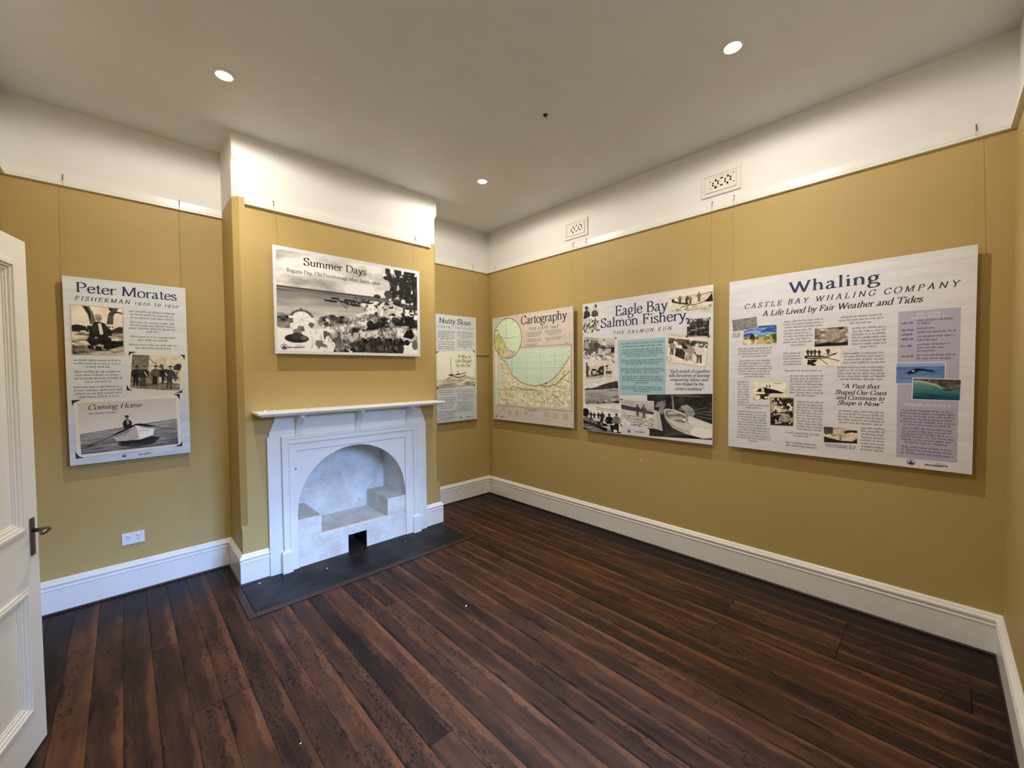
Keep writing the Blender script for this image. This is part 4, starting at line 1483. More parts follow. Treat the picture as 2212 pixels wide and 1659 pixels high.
def pic_seated():
    p = Pic(96, 120, .84)
    p.tex(p.all(), .10, 3, 3)
    gr = p.band(.50, 1.0)
    p.grad(.50, 1.0, .62, .50, gr)
    p.tex(gr, .55, 5, 26)
    p.spots(p.band(.40, .53), 9, 4, -.05, .20)
    p.poly([(0, .42), (.12, .39), (.28, .42), (.3, .5), (0, .52)], .16)
    p.poly([(.76, .47), (.9, .40), (1, .42), (1, .53), (.78, .53)], .22)
    p.poly([(.20, 0), (.34, 0), (.42, .16), (.47, .34), (.36, .38), (.32, .18)], .40)
    p.poly([(.24, 0), (.29, 0), (.38, .18), (.36, .34), (.33, .2)], .18)
    p.poly([(.66, .36), (.70, .16), (.80, 0), (.92, 0), (.80, .18), (.79, .36)], .34)
    p.spots(p.band(0, .26, .70, 1), 8, 7, .22, .18)
    p.line([(.72, .15), (.88, .10), (1, .13)], .03, .25)
    m = p.poly([(.34, .60), (.37, .42), (.43, .34), (.50, .31), (.62, .34), (.72, .45), (.78, .50), (.74, .60), (.6, .62)], .15)
    p.tex(m, .18, 9, 9)
    p.poly([(.50, .35), (.56, .35), (.59, .50), (.59, .57), (.53, .57)], .82)
    p.ell(.515, .245, .062, .062, .52)
    p.ell(.505, .195, .066, .030, .62)
    m = p.poly([(.28, .70), (.34, .60), (.46, .57), (.62, .58), (.74, .64), (.76, .72), (.66, .80), (.52, .76), (.38, .82)], .12)
    p.tex(m, .16, 8, 8)
    m = p.poly([(.62, .74), (.78, .69), (.92, .70), (1, .68), (1, .78), (.84, .83), (.66, .88), (.58, .84)], .10)
    p.poly([(.30, .78), (.40, .82), (.42, .88), (.30, .86)], .12)
    p.poly([(.44, .80), (.56, .82), (.56, .90), (.44, .90)], .16)
    p.line([(.37, .48), (.36, .60), (.44, .64)], .05, .14)
    p.line([(.71, .48), (.73, .58), (.66, .63)], .05, .14)
    p.ell(.46, .64, .03, .022, .55)
    p.ell(.74, .61, .06, .022, .62)
    return p.out(.022, (.80, .76, .68), SEP)


def pic_family():
    p = Pic(112, 84, .78)
    p.poly([(0, 0), (.33, 0), (.33, .45), (.55, .62), (.55, .8), (0, .8)], .46)
    p.grad(.0, .6, .42, .52, p.band(0, .6, 0, .33))
    p.line([(.33, .10), (.62, .42)], .02, .35)
    p.grad(.78, 1, .40, .50)
    p.tex(p.band(.76, 1), .40, 3, 14)
    p.spots(p.band(.25, .72, .55, 1), 9, 7, -.02, .28, .8)
    p.ell(.93, .33, .10, .12, .22)
    p.spots(p.band(.2, .45, .8, 1), 12, 9, .12, .70)
    m = p.poly([(.42, .48), (.52, .40), (.66, .42), (.68, .55), (.66, .60), (.65, .84), (.62, .84), (.60, .62), (.50, .62), (.49, .84), (.46, .84), (.46, .60), (.40, .60)], .15)
    p.man(.10, .92, .58, .14, .12, .35, .12)
    p.man(.24, .94, .62, .20, .28, .45, .20)
    p.line([(.26, .5), (.31, .62)], .03, .75)
    p.man(.47, .86, .56, .34, .16, .48, .18)
    p.man(.77, .95, .66, .27, .30, .55, .16)
    p.line([(.67, .5), (.71, .56)], .03, .8)
    p.tex(p.all(), .12, 14, 10)
    return p.out(0, tint=SEP)


def pic_home():
    p = Pic(230, 150, .78)
    p.grad(0, .6, .74, .80)
    sea = p.poly([(0, .605), (.42, .537), (.62, .497), (1, .444), (1, 1), (0, 1)], .5)
    p.grad(.5, 1, .62, .40, sea)
    p.tex(sea, .22, 6, 40)
    p.poly([(0, .605), (1, .444), (1, .455), (0, .618)], .42)
    p.poly([(.34, .86), (.55, .84), (.72, .77), (.80, .82), (.72, .93), (.55, .95), (.40, .92)], .20)
    p.tex(p.band(.82, 1, .3, .85), .18, 6, 24)
    # hull
    hl = p.poly([(.308, .685), (.40, .60), (.544, .50), (.578, .824), (.346, .818)], .66)
    hr = p.poly([(.544, .50), (.746, .59), (.722, .762), (.578, .824)], .88)
    p.tex(hl, .10, 12, 6)
    p.tex(hr, .08, 12, 6)
    p.poly([(.346, .812), (.578, .820), (.722, .756), (.70, .80), (.58, .86), (.37, .85)], .14)
    p.poly([(.308, .685), (.36, .63), (.45, .57), (.545, .49), (.548, .52), (.46, .60), (.33, .69)], .10)
    p.poly([(.544, .485), (.60, .49), (.70, .535), (.748, .565), (.746, .59), (.66, .57), (.548, .52)], .12)
    p.line([(.335, .715), (.46, .63), (.50, .60)], .013, .25)
    p.line([(.60, .565), (.735, .608)], .013, .25)
    p.line([(.41, .66), (.47, .645)], .01, .48)
    p.line([(.61, .63), (.68, .645)], .012, .55)
    # oars
    p.line([(.315, .69), (.18, .78), (.06, .855)], .012, .18)
    p.poly([(.04, .865), (.10, .82), (.13, .825), (.09, .855)], .15)
    p.line([(.05, .86), (.16, .855)], .010, .25)
    p.line([(.745, .585), (.90, .64), (1, .676)], .012, .22)
    # rower
    p.poly([(.425, .56), (.415, .46), (.435, .40), (.46, .375), (.49, .40), (.512, .46), (.505, .55), (.45, .585)], .16)
    p.poly([(.452, .40), (.478, .40), (.482, .47), (.465, .50)], .62)
    p.ell(.462, .345, .020, .034, .50)
    p.ell(.462, .322, .022, .020, .16)
    return p.out(0, tint=NEU, grain=.04)


def pic_beach():
    W_, H_ = 400, 256
    p = Pic(W_, H_, .7)
    p.grad(0, .36, .72, .86)
    sk = p.band(0, .36)
    p.tex(sk, .30, 4, 7, 5)
    p.tex(sk, .14, 9, 12, 4)
    sea = p.band(.355, .80)
    p.grad(.355, .62, .46, .74, p.band(.355, .62))
    p.grad(.62, .80, .74, .82, p.band(.62, .80))
    p.put(p.band(.353, .372), .34)
    p.put(p.band(.385, .40, 0, .62), .40, .5)
    p.tex(sea, .13, 6, 40, 4)
    # far shore and beach on the right
    p.poly([(.52, .375), (.62, .362), (.7, .35), (.8, .35), (.8, .42), (.52, .40)], .42)
    m = p.poly([(.50, .44), (.60, .41), (.72, .40), (1, .40), (1, .62), (.70, .62), (.60, .60), (.52, .57), (.60, .52)], .80)
    p.tex(m, .30, 10, 16)
    p.spots(m, 34, 26, .18, .20)
    p.spots(m, 30, 24, .25, .95)
    # trees
    r = p.poly([(.73, .36), (.75, .30), (.79, .27), (.84, .30), (.88, .28), (1, .28), (1, .46), (.90, .46), (.80, .42)], .36)
    p.tex(r, .40, 16, 12)
    p.spots(p.band(.27, .40, .70, 1), 26, 20, .30, .86)
    p.ell(.665, .345, .026, .022, .22)
    p.line([(.665, .36), (.667, .40)], .008, .25)
    p.ell(.755, .305, .035, .045, .30)
    tr = p.pm([(.69, -.1), (.72, .06), (.745, .13), (.77, .16), (.755, .24), (.80, .26), (.79, .33), (.86, .34), (.92, .38), (1.1, .46), (1.1, -.1)], .05)
    n1, n2 = p.fbm(24, 13, 5), p.fbm(60, 30, 4)
    den = (p.X - .70) * 1.3 + .05
    p.put(tr * ((n1 + den) > .02), .16)
    p.put(tr * ((n1 + den) > .02) * (n2 > .30), .30)
    p.put(tr * (n1 + .6 * n2 < -.38), .90)
    p.line([(.955, .0), (.965, .25), (.975, .50)], .022, .14)
    p.line([(.90, .28), (.905, .46)], .010, .15)
    # boats and bathers
    for x, y, l in ((.33, .455, .05), (.43, .452, .055), (.47, .468, .05), (.50, .475, .04), (.36, .425, .03), (.47, .428, .05), (.58, .43, .05)):
        p.poly([(x - l, y - .012), (x + l, y - .006), (x + l * .8, y + .012), (x - l * .6, y + .010)], .16)
        p.spots(p.band(y - .035, y - .008, x - l * .7, x + l * .7), 60, 30, .2, .2)
    p.poly([(.49, .40), (.505, .375), (.52, .405)], .3)
    for x, y in ((.41, .50), (.425, .52), (.46, .49), (.44, .53), (.57, .53), (.58, .50), (.59, .49)):
        p.man(x, y, .05, .5, .35, .4)
    # dunes with grass
    gr = p.pm([(.25, .63), (.36, .605), (.50, .575), (.70, .58), (1, .52), (1, 1.1), (.30, 1.1), (.36, .82), (.27, .75)], .05)
    p.put(gr, .52)
    p.tex(gr, .62, 10, 12, 5)
    p.tex(gr, .45, 110, 34, 3)
    for pts, c in (([(.55, .72), (.64, .65), (.73, .585), (.86, .56), (1, .55), (1, .66), (.84, .66), (.66, .735)], .14),
                   ([(.38, .99), (.50, .89), (.62, .83), (.74, .80), (.88, .84), (1, .86), (1, 1.1), (.40, 1.1)], .22),
                   ([(.27, .64), (.33, .60), (.37, .64), (.35, .71), (.28, .72)], .34)):
        m = p.pm(pts, .07, 20, 14)
        p.put(m * (p.fbm(26, 18, 4) > -.35), c)
        p.tex(m, .34, 60, 26)
    lt = p.pm([(.42, .84), (.56, .76), (.70, .73), (.72, .77), (.55, .83), (.46, .90)], .05)
    p.spots(lt, 40, 24, -.10, .86, .8)
    # sand in the lower left
    sd = p.pm([(-.1, .775), (.10, .76), (.23, .77), (.36, .775), (.33, .83), (.37, .90), (.36, 1.1), (-.1, 1.1)], .04)
    p.put(sd, .92)
    p.tex(sd, .10, 8, 10)
    p.spots(p.band(.88, 1, .20, .42), 24, 14, .22, .45)
    p.poly([(0, .66), (.06, .64), (.09, .70), (.07, .77), (0, .77)], .42)
    p.tex(p.band(.62, .77, 0, .10), .5, 14, 18)
    p.spots(p.band(.78, .90, .28, .40), 26, 16, .16, .35)
    for k in range(60):
        x, y = .2 + .3 * RS.rand(), .80 + .18 * RS.rand()
        p.line([(x, y), (x + .02 * (RS.rand() - .5), y - .03 - .03 * RS.rand())], .004, .3 + .3 * RS.rand(), .7)
    # parasol
    cx, cy, rx, ry = .146, .685, .080, .112
    p.ell(cx, cy, rx, ry, .92)
    sect = lambda a0, a1, r0, r1: [(cx + r1 * rx * math.cos(a0 + (a1 - a0) * q / 6), cy + r1 * ry * math.sin(a0 + (a1 - a0) * q / 6)) for q in range(7)] + [
        (cx + r0 * rx * math.cos(a1 + (a0 - a1) * q / 6), cy - .006 + r0 * ry * math.sin(a1 + (a0 - a1) * q / 6)) for q in range(7)]
    p.poly(sect(-2.75, -.35, .76, 1.02), .38)
    p.poly(sect(2.75, 3.3, .66, 1.0), .42)
    p.poly(sect(1.35, 2.0, .58, 1.0), .40)
    p.poly(sect(.25, .75, .62, 1.0), .40)
    for q in range(8):
        a = q * math.pi / 4 + .2
        p.line([(cx, cy - .01), (cx + .9 * rx * math.cos(a), cy + .9 * ry * math.sin(a))], .006, .74, .8)
    p.ell(cx - .003, cy - .118, .004, .012, .2)
    p.poly([(.09, .79), (.13, .76), (.15, .83), (.10, .84)], .5)
    sh = p.ell(.115, .87, .072, .045, .16)
    p.ell(.115, .845, .032, .035, .26)
    p.spots(sh, 18, 12, .25, .40)
    # figures on the right
    for x, y, h, t_, b_, hd, ht in ((.965, .68, .17, .14, .12, .2, None), (.93, .72, .14, .12, .10, .12, None), (.985, .64, .14, .92, .3, .2, None), (.775, .74, .12, .62, .4, .85, None)):
        p.man(x, y, h, t_, b_, hd, ht)
    p.poly([(.82, .76), (.87, .745), (.89, .78), (.83, .79)], .95)
    p.poly([(.87, .80), (.90, .72), (.95, .70), (.97, .78), (.95, .82)], .10)
    p.poly([(.86, .92), (.90, .88), (.95, .86), (.97, .93), (.97, 1), (.86, 1)], .90)
    p.ell(.905, .865, .024, .035, .14)
    p.poly([(.97, .93), (1, .95), (1, 1), (.96, 1)], .96)
    p.ell(.975, .89, .026, .06, .42)
    p.line([(.76, .88), (.82, .905), (.86, .92)], .025, .15)
    p.ell(.765, .845, .018, .025, .10)
    p.poly([(.83, .93), (.86, .89), (.88, .93), (.87, 1), (.82, 1)], .22)
    return p.out(0, tint=NEU, grain=.06)


def pic_ketch():
    p = Pic(110, 84, .90)
    p.tex(p.all(), .05, 4, 5)
    p.grad(.70, 1, .86, .62)
    p.tex(p.band(.68, 1), .34, 5, 22)
    p.line([(.355, .16), (.375, .62)], .014, .40)
    p.poly([(.30, .63), (.42, .67), (.58, .675), (.76, .61), (.74, .70), (.64, .745), (.42, .74), (.36, .70)], .82)
    p.line([(.42, .70), (.56, .735), (.68, .725), (.74, .69)], .022, .12)
    p.line([(.30, .64), (.40, .665), (.60, .655), (.76, .605)], .016, .14)
    p.line([(.26, .765), (.38, .70)], .022, .14)
    p.ell(.37, .655, .06, .025, .12)
    p.ell(.55, .645, .05, .02, .15)
    p.ell(.545, .57, .010, .014, .3)
    p.line([(.545, .59), (.55, .64)], .012, .4)
    p.line([(.40, .80), (.43, .83)], .012, .4)
    p.poly([(.03, .95), (.4, .88), (.4, 1), (0, 1)], .55, .5)
    for k in range(3):
        p.line([(.05, .88 + .03 * k), (.34, .86 + .03 * k)], .008, .35, .7)
    return p.out(0, tint=SEP)


def roads(p, m, n, col, wd, seg=7, step=.07, al=.8):
    for _ in range(n):
        x, y = RS.rand(), RS.rand()
        a = RS.rand() * 6.28
        pts = [(x, y)]
        for k in range(seg):
            a += (RS.rand() - .5) * 1.1
            x, y = x + step * math.cos(a), y + step * math.sin(a)
            pts.append((x, y))
        mm = np.zeros((p.h, p.w))
        q = Pic.__new__(Pic)
        q.w, q.h, q.X, q.Y, q.asp = p.w, p.h, p.X, p.Y, p.asp
        q.a = np.zeros((p.h, p.w, 3))
        q.line(pts, wd, 1.0)
        p.put(m * q.a[..., 0], col, al)


LANDC, SEAC = (.90, .88, .78), (.79, .86, .78)


def pic_map():
    p = Pic(210, 116, LANDC)
    U0, U1, V0, V1 = .038, 1.203, .408, 1.050
    f = lambda pts: [((u - U0) / (U1 - U0), (v - V0) / (V1 - V0)) for u, v in pts]
    n = p.fbm(9, 8, 4)
    p.put((n > .12).astype(float), (.82, .83, .66), .7)
    p.put((n < -.22).astype(float), (.84, .79, .70), .8)
    p.spots(p.all(), 40, 24, .26, (.72, .72, .58), .7)
    p.spots(p.all(), 46, 26, .30, (.74, .68, .56), .8)
    roads(p, p.all(), 60, (.50, .45, .36), .0045, 8, .04, .6)
    roads(p, p.all(), 30, (.62, .56, .42), .006, 10, .035, .6)
    sea = p.pm(f([(.116, .40), (1.21, .40), (1.21, .496), (1.14, .58), (1.069, .657), (.986, .729), (.900, .776), (.813, .800), (.711, .814), (.582, .804), (.505, .782), (.436, .749), (.342, .697), (.285, .600), (.235, .535), (.133, .495)]))
    ws = p.pm(f([(.10, .44), (.13, .52), (.164, .66), (.180, .778), (.150, .80), (.107, .844), (.115, .95), (.120, 1.06), (.03, 1.06), (.03, .44)]))
    for m in (sea, ws):
        p.put(m, SEAC)
        p.spots(m, 60, 40, .52, (.50, .60, .56), .6)
    for k in range(30):
        y = k / 30.0
        p.put(sea * (abs(p.Y - y) < .003), (.60, .70, .64), .5)
    beach = f([(1.203, .50), (1.14, .583), (1.069, .66), (.986, .733), (.900, .780), (.813, .804), (.711, .818), (.582, .808), (.505, .786), (.436, .753), (.342, .70), (.285, .605), (.235, .54), (.14, .50)])
    p.line(beach, .014, (.42, .36, .28), .8)
    p.line([(x - .0, y + .035) for x, y in beach], .03, (.86, .82, .74), .6)
    p.line(f([(1.2, .66), (1.09, .736), (1.02, .796), (.90, .823), (.80, .815)]), .012, (.40, .32, .24))
    p.line(f([(.30, .86), (.36, .835), (.42, .84), (.48, .86), (.76, .865)]), .010, (.40, .34, .28))
    p.line(f([(.84, .82), (.88, .86), (.90, .98), (.88, 1.05)]), .010, (.60, .50, .42))
    p.line(f([(1.09, .74), (1.2, .77)]), .008, (.42, .36, .30))
    p.line(f([(.96, .90), (1.12, 1.0)]), .010, (.46, .40, .36))
    p.line(f([(.97, .92), (1.05, .92)]), .008, (.46, .40, .36))
    p.line(f([(.17, .80), (.20, .84), (.26, .95), (.25, 1.05)]), .010, (.60, .54, .46))
    p.ell(*f([(.873, .79)])[0], .012, .02, (.38, .34, .38))
    for u in (.343, .581, .794, 1.0):
        x = f([(u, 0)])[0][0]
        p.put((abs(p.X - x) < .0016).astype(float), (.40, .46, .44), .55)
    for v in (.622, .868):
        y = f([(0, v)])[0][1]
        p.put((abs(p.Y - y) < .003).astype(float), (.36, .42, .40), .6)
    p.put(p.pm(f([(.03, .40), (.112, .40), (.112, .783), (.03, .783)])), (.90, .85, .80))
    return p.out(0, grain=.05)


def pic_inset():
    p = Pic(110, 110, (.82, .88, .76))
    for k in range(22):
        p.put((abs(p.Y - (k + .5) / 22) < .004).astype(float), (.58, .68, .60), .6)
    ld = p.pm([(0, .36), (.08, .38), (.16, .35), (.22, .42), (.30, .47), (.36, .56), (.40, .62), (.42, .70), (.50, .77), (.62, .82), (.80, .86), (.9, 1), (0, 1)])
    p.put(ld, (.80, .79, .58))
    n = p.fbm(7, 7, 4)
    p.put(ld * (n > .05), (.78, .78, .50), .8)
    p.put(ld * (p.X > .42), (.85, .78, .74))
    p.spots(ld, 26, 22, .18, (.64, .60, .44), .8)
    roads(p, ld, 26, (.42, .36, .28), .012, 7, .06, .8)
    p.line([(.16, .35), (.30, .47), (.40, .62), (.42, .70), (.50, .77), (.62, .82), (.80, .86)], .014, (.36, .32, .26), .8)
    p.put((abs(p.X - .45) < .004).astype(float), (.40, .48, .44), .7)
    p.put((abs(p.Y - .49) < .004).astype(float), (.40, .48, .44), .7)
    p.put(p.band(.265, .28, .05, .16), (.2, .2, .2))
    p.spots(p.band(.05, .18, .40, .75), 16, 9, .40, (.4, .48, .44))
    return p.out(0, grain=.05)


def pic_two_men_fish():
    p = Pic(64, 84, .80)
    p.tex(p.all(), .20, 5, 7)
    p.poly([(.05, .45), (.12, .22), (.28, .18), (.45, .26), (.50, .40), (.20, .46)], .22)
    p.ell(.27, .13, .10, .065, .42)
    p.ell(.27, .085, .10, .035, .2)
    p.poly([(.55, .40), (.62, .25), (.80, .22), (.98, .30), (.98, .44), (.70, .46)], .34)
    p.ell(.88, .09, .06, .05, .15)
    for a, b in (((.05, .98), (.40, .48)), ((.15, .90), (.55, .50)), ((.02, .80), (.22, .55)), ((.55, .95), (.80, .52)), ((.40, .80), (.95, .62))):
        p.line([a, b], .05, .26)
    p.poly([(.18, .50), (.44, .44), (.60, .52), (.34, .68), (.16, .62)], .72)
    p.spots(p.band(.45, .95), 10, 12, .24, .3)
    p.spots(p.band(.5, 1), 10, 12, .30, .88)
    return p.out(.02, tint=NEU)


def pic_netting():
    p = Pic(104, 62, .78)
    p.tex(p.all(), .14, 5, 6)
    p.grad(0, .26, .84, .84)
    p.put(p.band(.27, .30), .64)
    p.poly([(.06, .38), (.14, .46), (.28, .56), (.44, .58), (.48, .68), (.30, .62), (.12, .54)], .14)
    p.ell(.09, .42, .035, .10, .16)
    p.man(.255, .62, .40, .45, .2, .25)
    p.man(.41, .66, .40, .28, .18, .25, lean=.1)
    p.man(.50, .66, .34, .5, .2, .3)
    p.man(.695, .58, .40, .45, .3, .35)
    p.poly([(.80, .60), (.90, .46), (.98, .28), (1, .60)], .13)
    p.line([(.28, .78), (.45, .70), (.62, .68), (.85, .58)], .03, .25)
    p.line([(.78, .30), (.92, .24), (1, .26)], .02, .2)
    p.spots(p.band(.7, .95), 16, 9, .30, .55)
    p.line([(.46, .90), (.90, .86)], .02, .4)
    return p.out(0, tint=SEP)


def pic_catch():
    p = Pic(100, 76, .72)
    p.grad(0, .34, .80, .66)
    p.put(p.band(.32, .36), .45)
    p.grad(.36, 1, .62, .66)
    p.tex(p.band(.36, 1), .4, 8, 10)
    p.line([(.55, .46), (1, .42)], .05, .25)
    for x, y, h, t_ in ((.07, .80, .62, .5), (.16, .84, .70, .62), (.29, .78, .62, .36), (.37, .76, .58, .40), (.44, .72, .56, .3)):
        p.man(x, y, h, t_, .34, .4)
    p.man(.66, .56, .46, .80, .24, .35)
    p.poly([(.88, .42), (1, .36), (1, .62), (.88, .60)], .14)
    p.spots(p.band(.64, 1), 14, 12, .20, .94)
    p.spots(p.band(.64, 1), 16, 14, .34, .25)
    p.line([(.06, .06), (.5, .10)], .02, .4)
    p.line([(.06, .11), (.4, .15)], .02, .4)
    return p.out(.03, tint=NEU)


def pic_truck():
    p = Pic(90, 52, .80)
    p.grad(.70, 1, .72, .66)
    p.tex(p.all(), .12, 7, 8)
    p.man(.045, .88, .84, .35, .12, .3, .15)
    p.poly([(.20, .62), (.26, .38), (.40, .40), (.44, .52), (.52, .30), (.62, .20), (.70, .22), (.70, .78), (.30, .82), (.22, .74)], .24)
    p.poly([(.26, .52), (.42, .52), (.42, .72), (.28, .72)], .74)
    p.ell(.47, .68, .07, .14, .16)
    p.ell(.47, .68, .035, .07, .7)
    p.ell(.60, .52, .07, .18, .18)
    p.ell(.60, .52, .035, .09, .60)
    p.poly([(.68, .22), (.74, .24), (.74, .86), (.68, .86)], .78)
    p.ell(.79, .22, .045, .06, .12)
    p.poly([(.76, .28), (.85, .32), (.84, .44), (.76, .44)], .6)
    p.poly([(.76, .52), (.96, .54), (.96, .74), (.76, .72)], .35)
    p.line([(.12, .80), (.4, .84)], .05, .35)
    p.poly([(.60, .94), (.72, .90), (.84, .95), (.72, .99)], .92)
    return p.out(.03, tint=SEP)


def pic_bay():
    p = Pic(100, 66, .82)
    p.grad(0, .3, .86, .82)
    p.poly([(0, .36), (.08, .32), (.13, .30), (.18, .33), (.34, .30), (.50, .20), (.70, .13), (.90, .06), (1, .05), (1, .36), (.60, .38), (0, .40)], .26)
    p.tex(p.band(0, .4), .10, 12, 10)
    p.grad(.37, 1, .70, .48, p.pm([(0, .395), (.6, .375), (1, .36), (1, 1), (0, 1)]))
    p.tex(p.band(.40, 1), .18, 4, 22)
    p.poly([(.70, .38), (.92, .34), (.98, .37), (.82, .42), (.74, .42)], .75)
    p.line([(.74, .41), (.86, .42), (.95, .38)], .02, .2)
    p.spots(p.band(.88, 1), 16, 8, .08, .15)
    p.spots(p.band(.80, .9, .2, 1), 10, 12, .30, .86)
    p.line([(.85, .70), (.99, .71)], .03, .3)
    p.line([(.03, .10), (.6, .03)], .012, .5)
    return p.out(.035, tint=NEU)


def pic_jetty():
    p = Pic(108, 72, .86)
    p.tex(p.all(), .06, 5, 5)
    p.ell(.07, .30, .10, .17, .12)
    p.poly([(0, .48), (.30, .50), (.62, .58), (.72, .64), (.72, .80), (.40, .76), (0, .64)], .50)
    p.spots(p.band(.46, .80, 0, .72), 20, 10, .0, .2)
    p.poly([(0, .62), (.30, .72), (.60, .84), (.75, .92), (1, .96), (1, 1), (0, 1)], .12)
    p.poly([(0, .72), (.3, .80), (.55, .96), (.3, 1), (0, .92)], .46)
    p.tex(p.band(.7, 1), .30, 5, 24)
    for x, y, h in ((.22, .55, .30), (.31, .54, .26), (.42, .56, .30), (.52, .66, .42)):
        p.man(x, y, h, .2, .16, .2)
    p.poly([(.28, .50), (.46, .53), (.46, .62), (.30, .60)], .8)
    p.poly([(.54, .56), (.68, .60), (.66, .70), (.54, .68)], .78)
    p.man(.70, .98, .68, .10, .68, .14)
    p.man(.88, .94, .66, .46, .12, .2)
    p.poly([(.72, .72), (.94, .70), (.92, .95), (.74, .95)], .14)
    p.ell(.85, .93, .05, .05, .92)
    for k in range(2):
        p.line([(.36, .10 + .06 * k), (.96, .17 + .06 * k)], .016, .45)
    return p.out(0, tint=NEU)


def pic_salmon_men():
    p = Pic(100, 74, .66)
    p.grad(0, .3, .74, .70)
    p.poly([(0, .20), (.55, .30), (1, .42), (1, .52), (0, .38)], .30)
    p.grad(.4, 1, .78, .82, p.pm([(0, .36), (1, .50), (1, 1), (0, 1)]))
    p.tex(p.band(.4, 1), .12, 8, 10)
    sp = p.pm([(0, .58), (.3, .52), (.6, .60), (1, .68), (1, 1), (.4, 1), (.1, .78)])
    for k in range(130):
        x, y = RS.rand(), .54 + .44 * RS.rand()
        if y < .56 + .1 * x or (x < .3 and y > .8):
            continue
        l, a = .03 + .03 * RS.rand(), (RS.rand() - .5) * 1.2
        p.ell(x, y, l, .020, .22, .9, a)
        p.ell(x, y + .012, l * .9, .013, .93, .9, a)
    p.man(.515, .62, .46, .30, .30, .3)
    p.man(.70, .66, .50, .38, .34, .3, .5)
    p.line([(.56, .34), (.70, .36)], .03, .2)
    for k in range(2):
        p.line([(.10, .06 + .06 * k), (.42, .09 + .06 * k)], .014, .5)
    return p.out(.02, tint=NEU)


def pic_boat_repair():
    p = Pic(168, 104, .22)
    p.tex(p.all(), .12, 9, 7)
    p.grad(.80, 1, .24, .20)
    p.tex(p.band(.78, 1), .16, 6, 20)
    p.poly([(.40, .02), (.42, .02), (.45, .40), (.42, .40)], .55)
    for a, b in (((.74, .36), (.92, .30)), ((.76, .43), (1, .47)), ((.77, .49), (1, .55)), ((.80, .40), (1, .39))):
        p.line([a, b], .014, .48)
    # hull
    p.poly([(.27, .38), (.31, .33), (.46, .36), (.70, .50), (1, .66), (1, .96), (.86, .97), (.62, .90), (.42, .78), (.30, .58)], .78)
    p.poly([(.30, .40), (.34, .36), (.46, .40), (.66, .52), (.60, .66), (.40, .60), (.31, .50)], .48)
    p.poly([(.33, .42), (.47, .40), (.52, .45), (.35, .47)], .72)
    p.poly([(.36, .52), (.54, .50), (.60, .56), (.40, .60)], .70)
    p.poly([(.55, .58), (.66, .52), (1, .68), (1, .78), (.78, .74)], .84)
    p.poly([(.68, .84), (.74, .74), (1, .78), (1, .96), (.86, .98), (.70, .92)], .88)
    p.line([(.29, .46), (.34, .62), (.46, .76), (.68, .86)], .012, .5)
    p.line([(.30, .56), (.40, .72), (.62, .88)], .010, .56)
    # men
    p.poly([(.14, .30), (.17, .18), (.25, .15), (.31, .22), (.28, .36), (.26, .48), (.19, .42), (.21, .30)], .55)
    p.ell(.29, .17, .030, .045, .36)
    p.poly([(.52, .34), (.56, .26), (.64, .24), (.72, .32), (.76, .44), (.72, .52), (.66, .46), (.65, .60), (.62, .64), (.61, .50), (.60, .38)], .60)
    p.ell(.535, .345, .028, .034, .40)
    p.line([(.625, .60), (.66, .66)], .025, .62)
    p.tex(p.band(.14, .6, .1, .8), .08, 14, 10)
    # plank leaning
    p.poly([(.09, .36), (.205, .40), (.255, .86), (.085, .80)], .74)
    p.tex(p.pm([(.09, .36), (.205, .40), (.255, .86), (.085, .80)]), .08, 30, 3)
    p.line([(.44, .03), (.86, .06)], .010, .6)
    return p.out(0, tint=NEU)


def pic_group_dark():
    p = Pic(66, 58, .72)
    p.tex(p.all(), .25, 8, 8)
    p.spots(p.band(0, .5), 9, 7, .05, .28)
    for x, y, h, t_ in ((.30, .60, .50, .3), (.52, .56, .50, .25), (.66, .58, .54, .2), (.90, .56, .50, .2), (.78, .56, .44, .35)):
        p.man(x, y, h, t_, .2, .35)
    p.poly([(.02, .44), (.35, .50), (.60, .60), (.98, .52), (1, 1), (0, 1)], .28)
    p.tex(p.band(.45, 1), .5, 7, 8)
    p.poly([(.04, .44), (.40, .52), (.38, .58), (.06, .54)], .16)
    p.line([(.05, .90), (.9, .96)], .02, .6)
    return p.out(.035, tint=NEU)


def pic_beach_cart():
    p = Pic(98, 80, .84)
    p.grad(0, .18, .80, .86)
    p.spots(p.band(.15, .36), 10, 6, -.14, .40)
    p.spots(p.band(.18, .34), 18, 10, .14, .26)
    p.grad(.36, 1, .86, .84)
    p.tex(p.band(.36, 1), .12, 8, 10)
    p.poly([(.22, .46), (.60, .52), (.62, .78), (.52, .86), (.22, .74)], .24)
    p.tex(p.band(.46, .86, .2, .62), .12, 20, 4)
    p.line([(.22, .46), (.60, .53)], .02, .5)
    for x, y, h, t_, b_ in ((.13, .72, .46, .55, .3), (.40, .50, .26, .25, .2), (.52, .84, .60, .62, .78), (.60, .84, .56, .58, .62), (.82, .88, .62, .80, .36)):
        p.man(x, y, h, t_, b_, .4, .82 if x > .8 else None)
    p.ell(.46, .42, .06, .06, .22)
    p.line([(.70, .54), (.78, .70)], .03, .25)
    p.ell(.08, .87, .06, .07, .55)
    p.ell(.08, .87, .045, .052, .84)
    p.line([(.06, .06), (.34, .08)], .014, .5)
    return p.out(.025, (.84, .79, .72), (1.04, .98, .92))


def pic_plaque():
    p = Pic(64, 36, .52)
    p.tex(p.all(), .16, 16, 12)
    for k in range(6):
        p.line([(.14, .22 + .11 * k), (.86, .22 + .11 * k)], .03, .62, .45)
    p.put(p.band(0, .07), .28)
    p.put(p.band(0, 1, 0, .05), .36)
    return p.out(.045)


